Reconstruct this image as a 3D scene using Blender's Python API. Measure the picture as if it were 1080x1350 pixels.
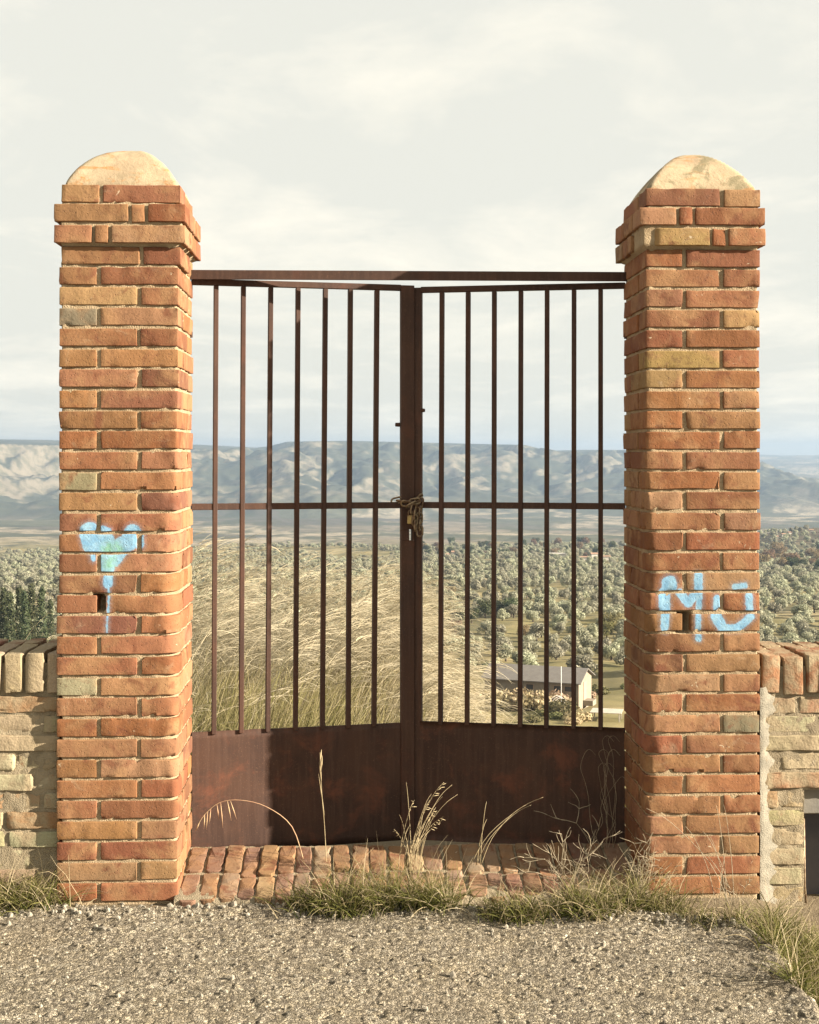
import bpy, bmesh, math, random
import numpy as np
from mathutils import Vector, Matrix, noise as mnoise

for o in list(bpy.data.objects): bpy.data.objects.remove(o)
scn = bpy.context.scene
COL = scn.collection
R = math.radians

# ------------------------------------------------------------------ camera
EYE = 1.43; F = 1840.0; HOR = 600.0          # focal length and eye level in photo pixels
cam = bpy.data.cameras.new('camera'); camo = bpy.data.objects.new('camera', cam); COL.objects.link(camo)
cam.sensor_fit = 'AUTO'; cam.sensor_width = 36.0; cam.lens = F / 1350 * 36.0
cam.shift_y = -(675 - HOR) / 1350
camo.location = (0, 0, EYE); camo.rotation_euler = (R(90), 0, 0)
cam.clip_start = 0.05; cam.clip_end = 60000
scn.camera = camo
scn.render.resolution_x = 819; scn.render.resolution_y = 1024

# ------------------------------------------------------------------ light
YAW = R(2.0)                                   # the gate line runs a little away to the right
SUN_AZ = R(-18.5) + YAW; SUN_EL = R(19.5)
SD = Vector((math.cos(SUN_EL) * math.cos(SUN_AZ), math.cos(SUN_EL) * math.sin(SUN_AZ), math.sin(SUN_EL)))
sl = bpy.data.lights.new('sun', 'SUN'); sl.energy = 4.7; sl.angle = R(0.53); sl.color = (1.0, 0.89, 0.74)
so = bpy.data.objects.new('sun', sl); COL.objects.link(so)
so.rotation_euler = SD.to_track_quat('Z', 'Y').to_euler(); so.location = (8, -4, 6)

scn.view_settings.view_transform = 'Standard'; scn.view_settings.look = 'None'
scn.view_settings.exposure = 1.95; scn.view_settings.gamma = 1.0
scn.view_settings.use_curve_mapping = False

w = bpy.data.worlds.new('World'); scn.world = w; w.use_nodes = True
wn = w.node_tree; wn.nodes.clear()
def wN(t, **k):
    n = wn.nodes.new(t)
    for a, b in k.items(): setattr(n, a, b)
    return n
wl = wn.links.new
sky = wN('ShaderNodeTexSky', sky_type='NISHITA', sun_disc=False, sun_elevation=SUN_EL,
         sun_rotation=math.pi / 2 - SUN_AZ, altitude=300, air_density=1.0, dust_density=3.0, ozone_density=1.0)
tc = wN('ShaderNodeTexCoord')
nrm = wN('ShaderNodeVectorMath', operation='NORMALIZE'); wl(tc.outputs['Generated'], nrm.inputs[0])
sep = wN('ShaderNodeSeparateXYZ'); wl(nrm.outputs[0], sep.inputs[0])
zc = wN('ShaderNodeMath', operation='ADD'); wl(sep.outputs['Z'], zc.inputs[0]); zc.inputs[1].default_value = 0.10
zm = wN('ShaderNodeMath', operation='MAXIMUM'); wl(zc.outputs[0], zm.inputs[0]); zm.inputs[1].default_value = 0.03
dv = wN('ShaderNodeVectorMath', operation='DIVIDE'); wl(nrm.outputs[0], dv.inputs[0])
cmb = wN('ShaderNodeCombineXYZ'); wl(zm.outputs[0], cmb.inputs[0]); wl(zm.outputs[0], cmb.inputs[1]); wl(zm.outputs[0], cmb.inputs[2])
wl(cmb.outputs[0], dv.inputs[1])
mp = wN('ShaderNodeMapping'); wl(dv.outputs[0], mp.inputs['Vector']); mp.inputs['Scale'].default_value = (1.0, 0.75, 0.0)
mp.inputs['Location'].default_value = (5.5, 6.6, 0)
nz = wN('ShaderNodeTexNoise'); wl(mp.outputs[0], nz.inputs['Vector']); nz.inputs['Scale'].default_value = 1.3
nz.inputs['Detail'].default_value = 9; nz.inputs['Roughness'].default_value = 0.62; nz.inputs['Distortion'].default_value = 0.35
rp = wN('ShaderNodeValToRGB'); wl(nz.outputs['Fac'], rp.inputs[0])
rp.color_ramp.elements[0].position = 0.47; rp.color_ramp.elements[0].color = (0, 0, 0, 1)
rp.color_ramp.elements[1].position = 0.70; rp.color_ramp.elements[1].color = (1, 1, 1, 1)
# a thin even veil over the whole sky, then the clouds
veil = wN('ShaderNodeMix', data_type='RGBA'); veil.inputs[0].default_value = 0.965
wl(sky.outputs[0], veil.inputs[6]); veil.inputs[7].default_value = (3.78, 3.74, 3.34, 1)
cl = wN('ShaderNodeMix', data_type='RGBA'); wl(veil.outputs[2], cl.inputs[6]); cl.inputs[7].default_value = (4.85, 4.58, 3.92, 1)
cf = wN('ShaderNodeMath', operation='MULTIPLY'); wl(rp.outputs[0], cf.inputs[0]); cf.inputs[1].default_value = 0.95
wl(cf.outputs[0], cl.inputs[0])
bg = wN('ShaderNodeBackground'); bg.inputs[1].default_value = 0.06; wl(cl.outputs[2], bg.inputs[0])
wo = wN('ShaderNodeOutputWorld'); wl(bg.outputs[0], wo.inputs[0])

# ------------------------------------------------------------------ helpers
CY, SY = math.cos(YAW), math.sin(YAW); GY0 = 4.64
def G(t, y, z=0.0):                            # gate frame (along the gate, depth, height) to the world
    return Vector((t * CY - y * SY, GY0 + t * SY + y * CY, z))
def px_t(x, yl=0.0):                           # gate-frame t of photo column x on the plane y = yl
    u = (x - 540) / F
    return (u * (GY0 + yl * CY) + yl * SY) / (CY - u * SY)
def px_z(y, depth): return EYE - (y - HOR) / F * depth
def px_world(x, y, depth): return Vector(((x - 540) / F * depth, depth, px_z(y, depth)))
def px_ground(x, y, z=-0.035):
    d = (EYE - z) * F / (y - HOR)
    return Vector(((x - 540) / F * d, d, z))

def link(o, parent=None):
    COL.objects.link(o)
    if parent is not None: o.parent = parent
    return o
def empty(name, loc, rz=0.0):
    o = bpy.data.objects.new(name, None); o.location = loc; o.rotation_euler = (0, 0, rz); o.empty_display_size = 0.1
    return link(o)
def tag(o, label=None, cat=None, group=None, kind=None):
    if label: o['label'] = label
    if cat: o['category'] = cat
    if group: o['group'] = group
    if kind: o['kind'] = kind
    return o
def mesh_np(name, verts, faces, mats, smooth=True, matidx=None, col=None, attr='tint'):
    verts = np.asarray(verts, dtype=np.float32); faces = np.asarray(faces, dtype=np.int32)
    k = faces.shape[1]; me = bpy.data.meshes.new(name)
    me.vertices.add(len(verts)); me.vertices.foreach_set('co', verts.ravel())
    me.loops.add(faces.size); me.loops.foreach_set('vertex_index', faces.ravel())
    me.polygons.add(len(faces)); me.polygons.foreach_set('loop_start', np.arange(0, faces.size, k, dtype=np.int32))
    me.polygons.foreach_set('use_smooth', np.full(len(faces), smooth))
    for m in (mats if isinstance(mats, (list, tuple)) else [mats]): me.materials.append(m)
    if matidx is not None: me.polygons.foreach_set('material_index', np.asarray(matidx, dtype=np.int32))
    if col is not None:
        a = me.color_attributes.new(attr, 'FLOAT_COLOR', 'POINT')
        c4 = np.ones((len(verts), 4), dtype=np.float32); c4[:, :3] = col; a.data.foreach_set('color', c4.ravel())
    me.update(calc_edges=True); me.validate()
    return me
def obj_np(name, verts, faces, mats, parent=None, **k):
    return link(bpy.data.objects.new(name, mesh_np(name, verts, faces, mats, **k)), parent)

class MB:                                      # collects shapes into one mesh
    def __init__(s): s.v = []; s.f = []
    def add(s, v, f):
        b = len(s.v); s.v += [tuple(p) for p in v]; s.f += [tuple(b + i for i in q) for q in f]; return s
    def box(s, x0, x1, y0, y1, z0, z1, M=None):
        v = [Vector(p) for p in ((x0,y0,z0),(x1,y0,z0),(x1,y1,z0),(x0,y1,z0),(x0,y0,z1),(x1,y0,z1),(x1,y1,z1),(x0,y1,z1))]
        if M is not None: v = [M @ p for p in v]
        return s.add(v, [(0,3,2,1),(4,5,6,7),(0,1,5,4),(1,2,6,5),(2,3,7,6),(3,0,4,7)])
    def tube(s, pts, rad, n=6, closed=False):
        pts = [Vector(p) for p in pts]; m = len(pts); v = []; f = []
        rad = rad if isinstance(rad, (list, tuple)) else [rad] * m
        prev = None
        for i, p in enumerate(pts):
            a = pts[(i - 1) % m] if (closed or i > 0) else p; b = pts[(i + 1) % m] if (closed or i < m - 1) else p
            d = (b - a).normalized()
            if prev is None: ref = Vector((0, 0, 1)) if abs(d.z) < 0.9 else Vector((1, 0, 0)); u = d.cross(ref).normalized()
            else: u = (prev - d * prev.dot(d)).normalized()
            prev = u; q = d.cross(u)
            for j in range(n):
                t = 2 * math.pi * j / n; v.append(p + (u * math.cos(t) + q * math.sin(t)) * rad[i])
        for i in range(m if closed else m - 1):
            i2 = (i + 1) % m
            for j in range(n):
                f.append((i * n + j, i * n + (j + 1) % n, i2 * n + (j + 1) % n, i2 * n + j))
        if not closed: f.append(tuple(range(n - 1, -1, -1))); f.append(tuple((m - 1) * n + j for j in range(n)))
        return s.add(v, f)
    def build(s, name, mat, parent=None, smooth=False, bevel=0.0, seg=1):
        me = bpy.data.meshes.new(name); me.from_pydata(s.v, [], s.f); me.materials.append(mat)
        if bevel > 0:
            bm = bmesh.new(); bm.from_mesh(me)
            bmesh.ops.bevel(bm, geom=list(bm.edges), offset=bevel, segments=seg, affect='EDGES', profile=0.6)
            bm.to_mesh(me); bm.free()
        if smooth:
            for p in me.polygons: p.use_smooth = True
        me.update()
        return link(bpy.data.objects.new(name, me), parent)

# numpy noise
def _h(ix, iy, seed):
    n = (ix.astype(np.int64) * 374761393 + iy.astype(np.int64) * 668265263 + seed * 1442695041) & 0xFFFFFFFF
    n = ((n ^ (n >> 13)) * 1274126177) & 0xFFFFFFFF
    return ((n ^ (n >> 16)) & 0xFFFFFF) / float(0x1000000)
def pn(x, y, seed=0):
    x0 = np.floor(x); y0 = np.floor(y); fx = x - x0; fy = y - y0
    def g(ix, iy, dx, dy):
        a = _h(ix, iy, seed) * 2 * np.pi; return np.cos(a) * dx + np.sin(a) * dy
    u = fx * fx * fx * (fx * (fx * 6 - 15) + 10); v = fy * fy * fy * (fy * (fy * 6 - 15) + 10)
    a = g(x0, y0, fx, fy); b = g(x0 + 1, y0, fx - 1, fy); c = g(x0, y0 + 1, fx, fy - 1); d = g(x0 + 1, y0 + 1, fx - 1, fy - 1)
    return (a + (b - a) * u) * (1 - v) + (c + (d - c) * u) * v
def fbm(x, y, oct=5, seed=0, gain=0.5, lac=2.03):
    s = 0; a = 1.0
    for i in range(oct): s = s + a * pn(x, y, seed + i * 17); x = x * lac + 3.1; y = y * lac + 1.7; a *= gain
    return s
def ridged(x, y, oct=5, seed=0, gain=0.5):
    s = 0; a = 1.0
    for i in range(oct): s = s + a * (1 - 2 * np.abs(pn(x, y, seed + i * 13))); x = x * 2.07 + 5.3; y = y * 2.07 + 2.9; a *= gain
    return s
def worley(x, y, seed=0):
    x0 = np.floor(x); y0 = np.floor(y); f1 = np.full(x.shape, 9.0); f2 = np.full(x.shape, 9.0); idn = np.zeros(x.shape)
    for i in (-1, 0, 1):
        for j in (-1, 0, 1):
            cx = x0 + i; cy = y0 + j
            d = np.hypot(cx + _h(cx, cy, seed) - x, cy + _h(cx, cy, seed + 7) - y); hid = _h(cx, cy, seed + 3)
            new = d < f1; f2 = np.where(new, f1, np.minimum(f2, d)); idn = np.where(new, hid, idn); f1 = np.where(new, d, f1)
    return f1, f2, idn
def sstep(a, b, x): t = np.clip((x - a) / (b - a), 0, 1); return t * t * (3 - 2 * t)

# ------------------------------------------------------------------ materials
class NT:
    def __init__(s, name, rough=0.9, spec=0.25):
        s.m = bpy.data.materials.new(name); s.m.use_nodes = True; s.t = s.m.node_tree
        s.b = s.t.nodes['Principled BSDF']; s.b.inputs['Roughness'].default_value = rough
        s.b.inputs['Specular IOR Level'].default_value = spec; s.out = s.t.nodes['Material Output']
    def n(s, typ, **k):
        q = s.t.nodes.new(typ)
        for a, b in k.items(): setattr(q, a, b)
        return q
    def l(s, a, b): s.t.links.new(a, b)
    def coord(s, kind='Object', rnd=True, scale=None):
        o = s.n('ShaderNodeTexCoord').outputs[kind]
        if rnd:
            oi = s.n('ShaderNodeObjectInfo'); mu = s.n('ShaderNodeMath', operation='MULTIPLY'); s.l(oi.outputs['Random'], mu.inputs[0]); mu.inputs[1].default_value = 57.0
            ad = s.n('ShaderNodeVectorMath', operation='ADD'); s.l(o, ad.inputs[0]); s.l(mu.outputs[0], ad.inputs[1]); o = ad.outputs[0]
        if scale:
            mp = s.n('ShaderNodeMapping'); s.l(o, mp.inputs[0]); mp.inputs['Scale'].default_value = scale; o = mp.outputs[0]
        return o
    def noise(s, v, scale, detail=4, rough=0.55, dist=0.0):
        q = s.n('ShaderNodeTexNoise'); s.l(v, q.inputs['Vector']); q.inputs['Scale'].default_value = scale
        q.inputs['Detail'].default_value = detail; q.inputs['Roughness'].default_value = rough; q.inputs['Distortion'].default_value = dist
        return q.outputs['Fac']
    def vor(s, v, scale, feature='F1', out='Distance'):
        q = s.n('ShaderNodeTexVoronoi', feature=feature); s.l(v, q.inputs['Vector']); q.inputs['Scale'].default_value = scale
        return q.outputs[out]
    def ramp(s, f, a, b, ca=0.0, cb=1.0):
        q = s.n('ShaderNodeMapRange'); s.l(f, q.inputs[0]); q.interpolation_type = 'SMOOTHSTEP'
        q.inputs[1].default_value = a; q.inputs[2].default_value = b; q.inputs[3].default_value = ca; q.inputs[4].default_value = cb
        return q.outputs[0]
    def mix(s, f, a, b, blend='MIX'):
        q = s.n('ShaderNodeMix', data_type='RGBA', blend_type=blend)
        for i, x in ((0, f), (6, a), (7, b)):
            if isinstance(x, (int, float)): q.inputs[i].default_value = x
            elif isinstance(x, (tuple, list)): q.inputs[i].default_value = (*x, 1)
            else: s.l(x, q.inputs[i])
        return q.outputs[2]
    def math(s, op, a, b=0.0, c=None):
        q = s.n('ShaderNodeMath', operation=op)
        for i, x in enumerate((a, b) if c is None else (a, b, c)):
            if isinstance(x, (int, float)): q.inputs[i].default_value = x
            else: s.l(x, q.inputs[i])
        return q.outputs[0]
    def bump(s, h, strength=0.5, dist=0.005, prev=None):
        q = s.n('ShaderNodeBump'); s.l(h, q.inputs['Height']); q.inputs['Strength'].default_value = strength; q.inputs['Distance'].default_value = dist
        if prev: s.l(prev, q.inputs['Normal'])
        s.l(q.outputs[0], s.b.inputs['Normal']); return q.outputs[0]
    def color(s, c):
        if isinstance(c, (tuple, list)): s.b.inputs['Base Color'].default_value = (*c, 1)
        else: s.l(c, s.b.inputs['Base Color'])
    def strokes(s, uv, segs, soft=0.004):      # painted strokes: distance to line pieces in the wall's own plane
        cur = None
        for (ax, ay, bx, by, r) in segs:
            pa = s.n('ShaderNodeVectorMath', operation='SUBTRACT'); s.l(uv, pa.inputs[0]); pa.inputs[1].default_value = (ax, ay, 0)
            ba = (bx - ax, by - ay, 0); L2 = max(ba[0] ** 2 + ba[1] ** 2, 1e-9)
            dt = s.n('ShaderNodeVectorMath', operation='DOT_PRODUCT'); s.l(pa.outputs[0], dt.inputs[0]); dt.inputs[1].default_value = ba
            h = s.n('ShaderNodeMath', operation='MULTIPLY', use_clamp=True); s.l(dt.outputs['Value'], h.inputs[0]); h.inputs[1].default_value = 1 / L2
            sc = s.n('ShaderNodeVectorMath', operation='SCALE'); sc.inputs[0].default_value = ba; s.l(h.outputs[0], sc.inputs['Scale'])
            df = s.n('ShaderNodeVectorMath', operation='SUBTRACT'); s.l(pa.outputs[0], df.inputs[0]); s.l(sc.outputs[0], df.inputs[1])
            ln = s.n('ShaderNodeVectorMath', operation='LENGTH'); s.l(df.outputs[0], ln.inputs[0])
            d = s.math('SUBTRACT', ln.outputs['Value'], r)
            cur = d if cur is None else s.math('MINIMUM', cur, d)
        return cur

def brick_material(name, segs=None, green=None):
    a = NT(name, 0.93, 0.2); v = a.coord()
    oi = a.n('ShaderNodeObjectInfo'); base = oi.outputs['Color']
    c = a.mix(a.ramp(a.noise(v, 7, 5, 0.6, 0.6), 0.44, 0.68, 0, .8), base, (0.275, 0.155, 0.075))        # sandy bloom
    c = a.mix(a.ramp(a.noise(v, 11, 4, 0.6, 1.0), 0.52, 0.70, 0, 0.75), c, (0.135, 0.050, 0.027))  # over-burnt patches
    c = a.mix(a.ramp(a.noise(v, 26, 6, 0.7), 0.35, 0.7, 0.0, 0.45), c, (0.30, 0.14, 0.07), 'MULTIPLY') if False else c
    c = a.mix(a.ramp(a.noise(v, 45, 5, 0.7), 0.54, 0.72, 0, 0.6), c, (0.11, 0.058, 0.035))
    c = a.mix(a.ramp(a.noise(v, 33, 3, 0.6, 0.8), 0.70, 0.76, 0, 0.8), c, (0.48, 0.40, 0.28))    # lime flecks
    c = a.mix(a.ramp(a.vor(v, 75), 0.05, 0.17, 0.55, 0.0), c, (0.09, 0.045, 0.03))               # pits
    c = a.mix(a.ramp(a.noise(a.coord('Generated', scale=(1.0, 1.0, .35)), 2.2, 5, .65, .8), 0.58, 0.74, 0, .4), c, (0.30, 0.22, 0.14))   # dusty lime wash
    if segs:
        uvn = a.n('ShaderNodeUVMap', uv_map='paint'); uv = uvn.outputs[0]
        d = a.strokes(uv, segs)
        d = a.math('ADD', d, a.math('MULTIPLY', a.math('SUBTRACT', a.noise(uv, 55, 4, 0.6), 0.5), 0.013))
        msk = a.ramp(d, 0.003, -0.004)
        halo = a.math('MULTIPLY', a.ramp(d, 0.016, -0.002), a.ramp(a.noise(uv, 420, 3, .6), .42, .66, 0, .45))      # overspray
        msk = a.math('MULTIPLY', msk, a.ramp(a.noise(uv, 130, 4, 0.65), 0.28, 0.46, 0.6, 0.96))
        pc = (0.15, 0.31, 0.46)
        if green:
            gd = a.strokes(uv, green); pc = a.mix(a.ramp(gd, 0.014, -0.016), pc, (0.17, 0.36, 0.28))
        pc = a.mix(a.ramp(a.noise(uv, 38, 3), 0.35, 0.7), pc, (0.22, 0.38, 0.49))
        c = a.mix(a.math('MAXIMUM', msk, halo), c, pc)
    a.color(c)
    h = a.math('ADD', a.math('MULTIPLY', a.noise(v, 120, 5, 0.7), 0.6), a.math('MULTIPLY', a.noise(v, 32, 3, 0.6), 0.8))
    h = a.math('SUBTRACT', h, a.ramp(a.vor(v, 75), 0.02, 0.2, 0.5, 0.0))
    a.bump(h, 0.75, 0.0035); return a.m

def gp(x, y):                                  # photo point on the pillars' front plane -> gate-plane (t, z)
    t = px_t(x); return t, px_z(y, GY0 + t * SY)
def seg(lst, sx, sy, k):                       # crop coordinates to strokes
    out = []
    for (x0, y0, x1, y1, r) in lst:
        a = gp(sx + x0 * k, sy + y0 * k); b = gp(sx + x1 * k, sy + y1 * k); out.append((*a, *b, r * k / 399.0))
    return out
HEART = seg([(325,835,345,880,55),(395,880,425,960,62),(562,842,540,890,50),(598,862,596,905,26),(500,915,440,985,55),(350,870,400,850,50),(330,850,345,900,62),(455,925,510,915,34),(400,900,440,960,70),(420,985,425,1030,42),
             (345,960,345,985,14),(425,1075,425,1115,28),(428,1130,430,1180,7),(430,1190,424,1290,7),(422,1300,420,1390,5)], 40, 500, 260 / 1080)
HGREEN = seg([(430,930,430,1010,45),(470,910,480,930,30)], 40, 500, 260 / 1080)
LETTERS = seg([(345,1000,345,1020,38),(320,1050,322,1130,30),(325,1150,322,1220,22),(398,1052,435,1098,24),(440,1098,480,1055,24),(488,965,488,1040,22),
               (492,1050,490,1125,17),(487,1150,487,1225,15),(580,1080,578,1125,20),(575,1165,605,1215,28),(610,1222,690,1222,22),(690,1215,745,1165,22),
               (736,1065,738,1130,20),(665,1022,715,1015,16),(487,1258,487,1270,17)], 790, 500, 290 / 1080)
MBR_L = brick_material('brick_heart', HEART, HGREEN)
MBR_R = brick_material('brick_letters', LETTERS)
MBR = brick_material('brick_plain')

def mortar_material(name, c1, c2, c3=(0.2, 0.15, 0.09)):
    a = NT(name, 0.97, 0.1); v = a.coord()
    c = a.mix(a.ramp(a.noise(v, 14, 5, 0.6), 0.35, 0.65), c1, c2)
    c = a.mix(a.ramp(a.noise(v, 90, 4, 0.7), 0.56, 0.72, 0, 0.6), c, c3); a.color(c)
    h = a.math('ADD', a.noise(v, 170, 4, 0.7), a.math('MULTIPLY', a.vor(v, 260), 0.5)); a.bump(h, 0.9, 0.004); return a.m
MMORT = mortar_material('mortar', (0.37, 0.285, 0.18), (0.29, 0.215, 0.13))
MMORTW = mortar_material('wall_mortar', (0.29, 0.238, 0.16), (0.22, 0.18, 0.12))
MCEM = mortar_material('cement', (0.25, 0.225, 0.175), (0.18, 0.165, 0.13))

def worn_brick_material():
    a = NT('worn_brick', 0.96, 0.12); v = a.coord(); oi = a.n('ShaderNodeObjectInfo')
    c = a.mix(a.ramp(a.noise(v, 9, 5, 0.65, 0.5), 0.36, 0.62), oi.outputs['Color'], (0.285, 0.225, 0.142))
    c = a.mix(a.ramp(a.noise(v, 22, 5, 0.7), 0.60, 0.74, 0, 0.7), c, (0.24, 0.12, 0.06))
    c = a.mix(a.ramp(a.noise(v, 60, 4, 0.7), 0.58, 0.74, 0, 0.5), c, (0.16, 0.12, 0.08)); a.color(c)
    a.bump(a.math('ADD', a.noise(v, 70, 6, 0.72), a.noise(v, 24, 3)), 0.9, 0.006); return a.m
MWORN = worn_brick_material()

def dome_material(name, lichen, rust):
    a = NT(name, 0.95, 0.15); v = a.coord()
    c = a.mix(a.ramp(a.noise(v, 9, 5, 0.6), 0.4, 0.65), (0.36, 0.285, 0.185), (0.29, 0.22, 0.14))
    c = a.mix(a.ramp(a.noise(v, 12, 5, 0.6, 0.4), 0.47, 0.60, 0, lichen), c, (0.17, 0.145, 0.085))
    c = a.mix(a.ramp(a.noise(a.coord(scale=(1, 1, 2.5)), 11, 5, 0.65, 0.6), 0.52, 0.66, 0, rust), c, (0.34, 0.165, 0.06))
    c = a.mix(a.ramp(a.noise(v, 120, 3), 0.64, 0.72, 0, 0.5), c, (0.28, 0.2, 0.12)); a.color(c)
    a.bump(a.math('ADD', a.noise(v, 90, 5, 0.7), a.noise(v, 20, 3)), 0.6, 0.004); return a.m

def rust_material(name, patches=1.0):
    a = NT(name, 0.72, 0.35); v = a.coord(); vs = a.coord(scale=(1, 1, 0.06))
    c = a.mix(a.ramp(a.noise(v, 5, 5, 0.6), 0.35, 0.65), (0.058, 0.027, 0.0155), (0.038, 0.018, 0.0115))
    c = a.mix(a.ramp(a.noise(vs, 75, 4, 0.6), 0.42, 0.7, 0, 0.4), c, (0.085, 0.046, 0.031))
    c = a.mix(a.ramp(a.noise(v, 6.5, 6, 0.7, 0.5), 0.50, 0.72, 0, 0.85 * patches), c, (0.125, 0.043, 0.022))
    c = a.mix(a.ramp(a.noise(v, 210, 3), 0.60, 0.72, 0, 0.6), c, (0.13, 0.07, 0.042)); a.color(c)
    a.bump(a.noise(v, 260, 4, 0.7), 0.35, 0.0015); return a.m
MRUST = rust_material('rusty_steel', 0.35); MPANEL = rust_material('rusty_sheet', 1.0)
a = NT('chain_steel', 0.5, 0.5); a.b.inputs['Metallic'].default_value = 0.6; v = a.coord()
a.color(a.mix(a.ramp(a.noise(v, 60, 4), 0.4, 0.65), (0.24, 0.18, 0.11), (0.12, 0.075, 0.045))); MCHAIN = a.m
a = NT('brass', 0.42, 0.5); a.b.inputs['Metallic'].default_value = 0.8; v = a.coord()
a.color(a.mix(a.ramp(a.noise(v, 40, 4), 0.4, 0.7), (0.36, 0.26, 0.10), (0.18, 0.12, 0.06))); MBRASS = a.m

def tint_material(name, trans=0.35, rough=0.8, vary=0.0):   # colour from the mesh's own tint, thin leaves let light through
    a = NT(name, rough, 0.2); at = a.n('ShaderNodeAttribute', attribute_name='tint'); c = at.outputs['Color']
    if vary:
        oi = a.n('ShaderNodeObjectInfo'); hs = a.n('ShaderNodeHueSaturation'); a.l(c, hs.inputs['Color'])
        a.l(a.math('MULTIPLY_ADD', oi.outputs['Random'], vary, 1 - vary / 2), hs.inputs['Value'])
        a.l(a.math('MULTIPLY_ADD', oi.outputs['Random'], 0.05, 0.475), hs.inputs['Hue']); c = hs.outputs[0]
    a.color(c)
    if trans:
        tr = a.n('ShaderNodeBsdfTranslucent'); a.l(c, tr.inputs[0]); mx = a.n('ShaderNodeMixShader'); mx.inputs[0].default_value = trans
        a.l(a.b.outputs[0], mx.inputs[1]); a.l(tr.outputs[0], mx.inputs[2]); a.l(mx.outputs[0], a.out.inputs[0])
    return a.m
MGRASS = tint_material('grass', 0.3); MLEAF = tint_material('leaves', 0.35, 0.7, 0.35)
a = NT('bark', 0.95); v = a.coord(scale=(1, 1, 0.2)); a.color(a.mix(a.noise(v, 9, 4), (0.13, 0.10, 0.075), (0.06, 0.045, 0.035))); MBARK = a.m
def plain(name, c, c2=None, scale=4.0, rough=0.85, bump=0.0, world=False):
    a = NT(name, rough, 0.25); v = a.coord()
    if c2: a.color(a.mix(a.ramp(a.noise(v, scale, 5, 0.6), 0.35, 0.65), c, c2))
    else: a.color(c)
    if bump: a.bump(a.noise(v, scale * 8, 4, 0.7), 0.5, bump)
    return a.m

# ------------------------------------------------------------------ terrain
PD = np.array([-50, 4.9, 6.2, 8, 12, 20, 30, 60, 100, 130, 160, 200, 300, 500, 900, 1300, 1900, 3000, 5000, 7500, 10000, 17000], float)
PZ = np.array([-.055, -.055, -.13, -.6, -1.8, -4.4, -7.3, -15.3, -21.8, -24.6, -26.9, -28.9, -33.8, -44, -64, -82, -104, -131, -116, -66, -22, -22], float)
CRX = np.array([-900, -300, 0, 75, 255, 265, 300, 340, 372, 395, 460, 540, 620, 665, 692, 720, 760, 800, 824, 900, 960, 1010, 1400, 2000], float)
CRY = np.array([574, 582, 579, 580, 589, 586, 590, 592, 588, 582, 581, 583, 585, 586, 594, 596, 593, 593, 596, 600, 607, 612, 615, 615], float)
def height(X, Y):
    X = np.asarray(X, float); Y = np.asarray(Y, float)
    terr = sstep(0.9, -0.5, X) * 5.0                                       # a grassy terrace behind the left half of the gate
    Ye = Y - terr * sstep(6.0, 12.0, Y) * sstep(60, 14, Y)
    z = np.interp(Ye, PD, PZ) - .075 * sstep(4.52, 4.40, Y) - .05 * sstep(1.15, 1.28, X) * sstep(5.2, 5.0, Y)
    z = z + sstep(9, 40, Y) * fbm(X / 35, Y / 35, 4, 3) * np.clip(Y / 60, 0, 1.6)
    z = z + sstep(300, 1500, Y) * fbm(X / 420, Y / 420, 4, 9) * 7
    px = 540 + F * X / np.maximum(Y, 100)
    # hillock with scrub on the right
    z = z + 16 * np.exp(-((X - 330) / 120) ** 2 - ((Y - 1050) / 90) ** 2)
    # hills across the valley
    Dc = 5500 + 350 * fbm(X / 900, X * 0 + 3.3, 3, 21)
    cr = EYE + (HOR - np.interp(540 + F * X / 5500, CRX, CRY)) / F * Dc
    d0 = np.interp(X, [-3000, -1600, -400, 600, 1500], [2300, 2500, 2950, 3150, 3300]) + 260 * fbm(X / 500, X * 0 + 7.7, 3, 31)
    u = np.clip((Y - d0) / (Dc - d0), 0, 1)
    prof = 0.55 * u ** 0.85 + 0.45 * sstep(0.15, 0.95, u)
    base = np.interp(Y, PD, PZ)
    top = np.maximum(cr, base)
    hz = base * 0 + np.interp(d0, PD, PZ) * (1 - prof) + cr * prof
    mid = np.clip(4 * u * (1 - u), 0, 1) ** 0.8
    wx = X + 120 * fbm(X / 600, Y / 600, 3, 41); wy = Y + 160 * fbm(X / 500, Y / 500, 3, 43)
    er = ridged(wx / 560, wy / 1050, 6, 51, 0.56)
    hz = hz + mid * (er - 0.75) * (64 + 55 * sstep(-700, -1400, X)) + mid * fbm(X / 150, Y / 260, 5, 61, 0.58) * 17
    hz = np.where(cr > EYE, np.minimum(hz, EYE + (cr - EYE) * np.clip(Y / Dc, 0, 1) - 3 * (1 - u)), hz)
    amt = sstep(0.0, 0.08, u) * sstep(1500, 900, X)
    z = z * (1 - amt) + np.maximum(hz, base - 25) * amt
    far = sstep(4200, 6500, Y) * (1 - sstep(1100, 700, X) * 0.0)
    z = z + sstep(900, 1500, X) * sstep(4000, 5500, Y) * (ridged(X / 2600, Y / 1800, 5, 71) * 26 - 10)
    return z
def ground_z(x, y): return float(height(np.array([x]), np.array([y]))[0])
_dm = np.concatenate([np.arange(9, 400, 0.5), np.arange(400, 4000, 4.0)])
def px_terrain(x, y):                          # where the line of sight through a photo point meets the land
    X = (x - 540) / F * _dm; zr = EYE - (y - HOR) / F * _dm
    hit = np.nonzero(height(X, _dm) >= zr)[0]
    d = _dm[hit[0]] if len(hit) else 2500.0
    return Vector(((x - 540) / F * d, d, ground_z((x - 540) / F * d, d)))

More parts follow.
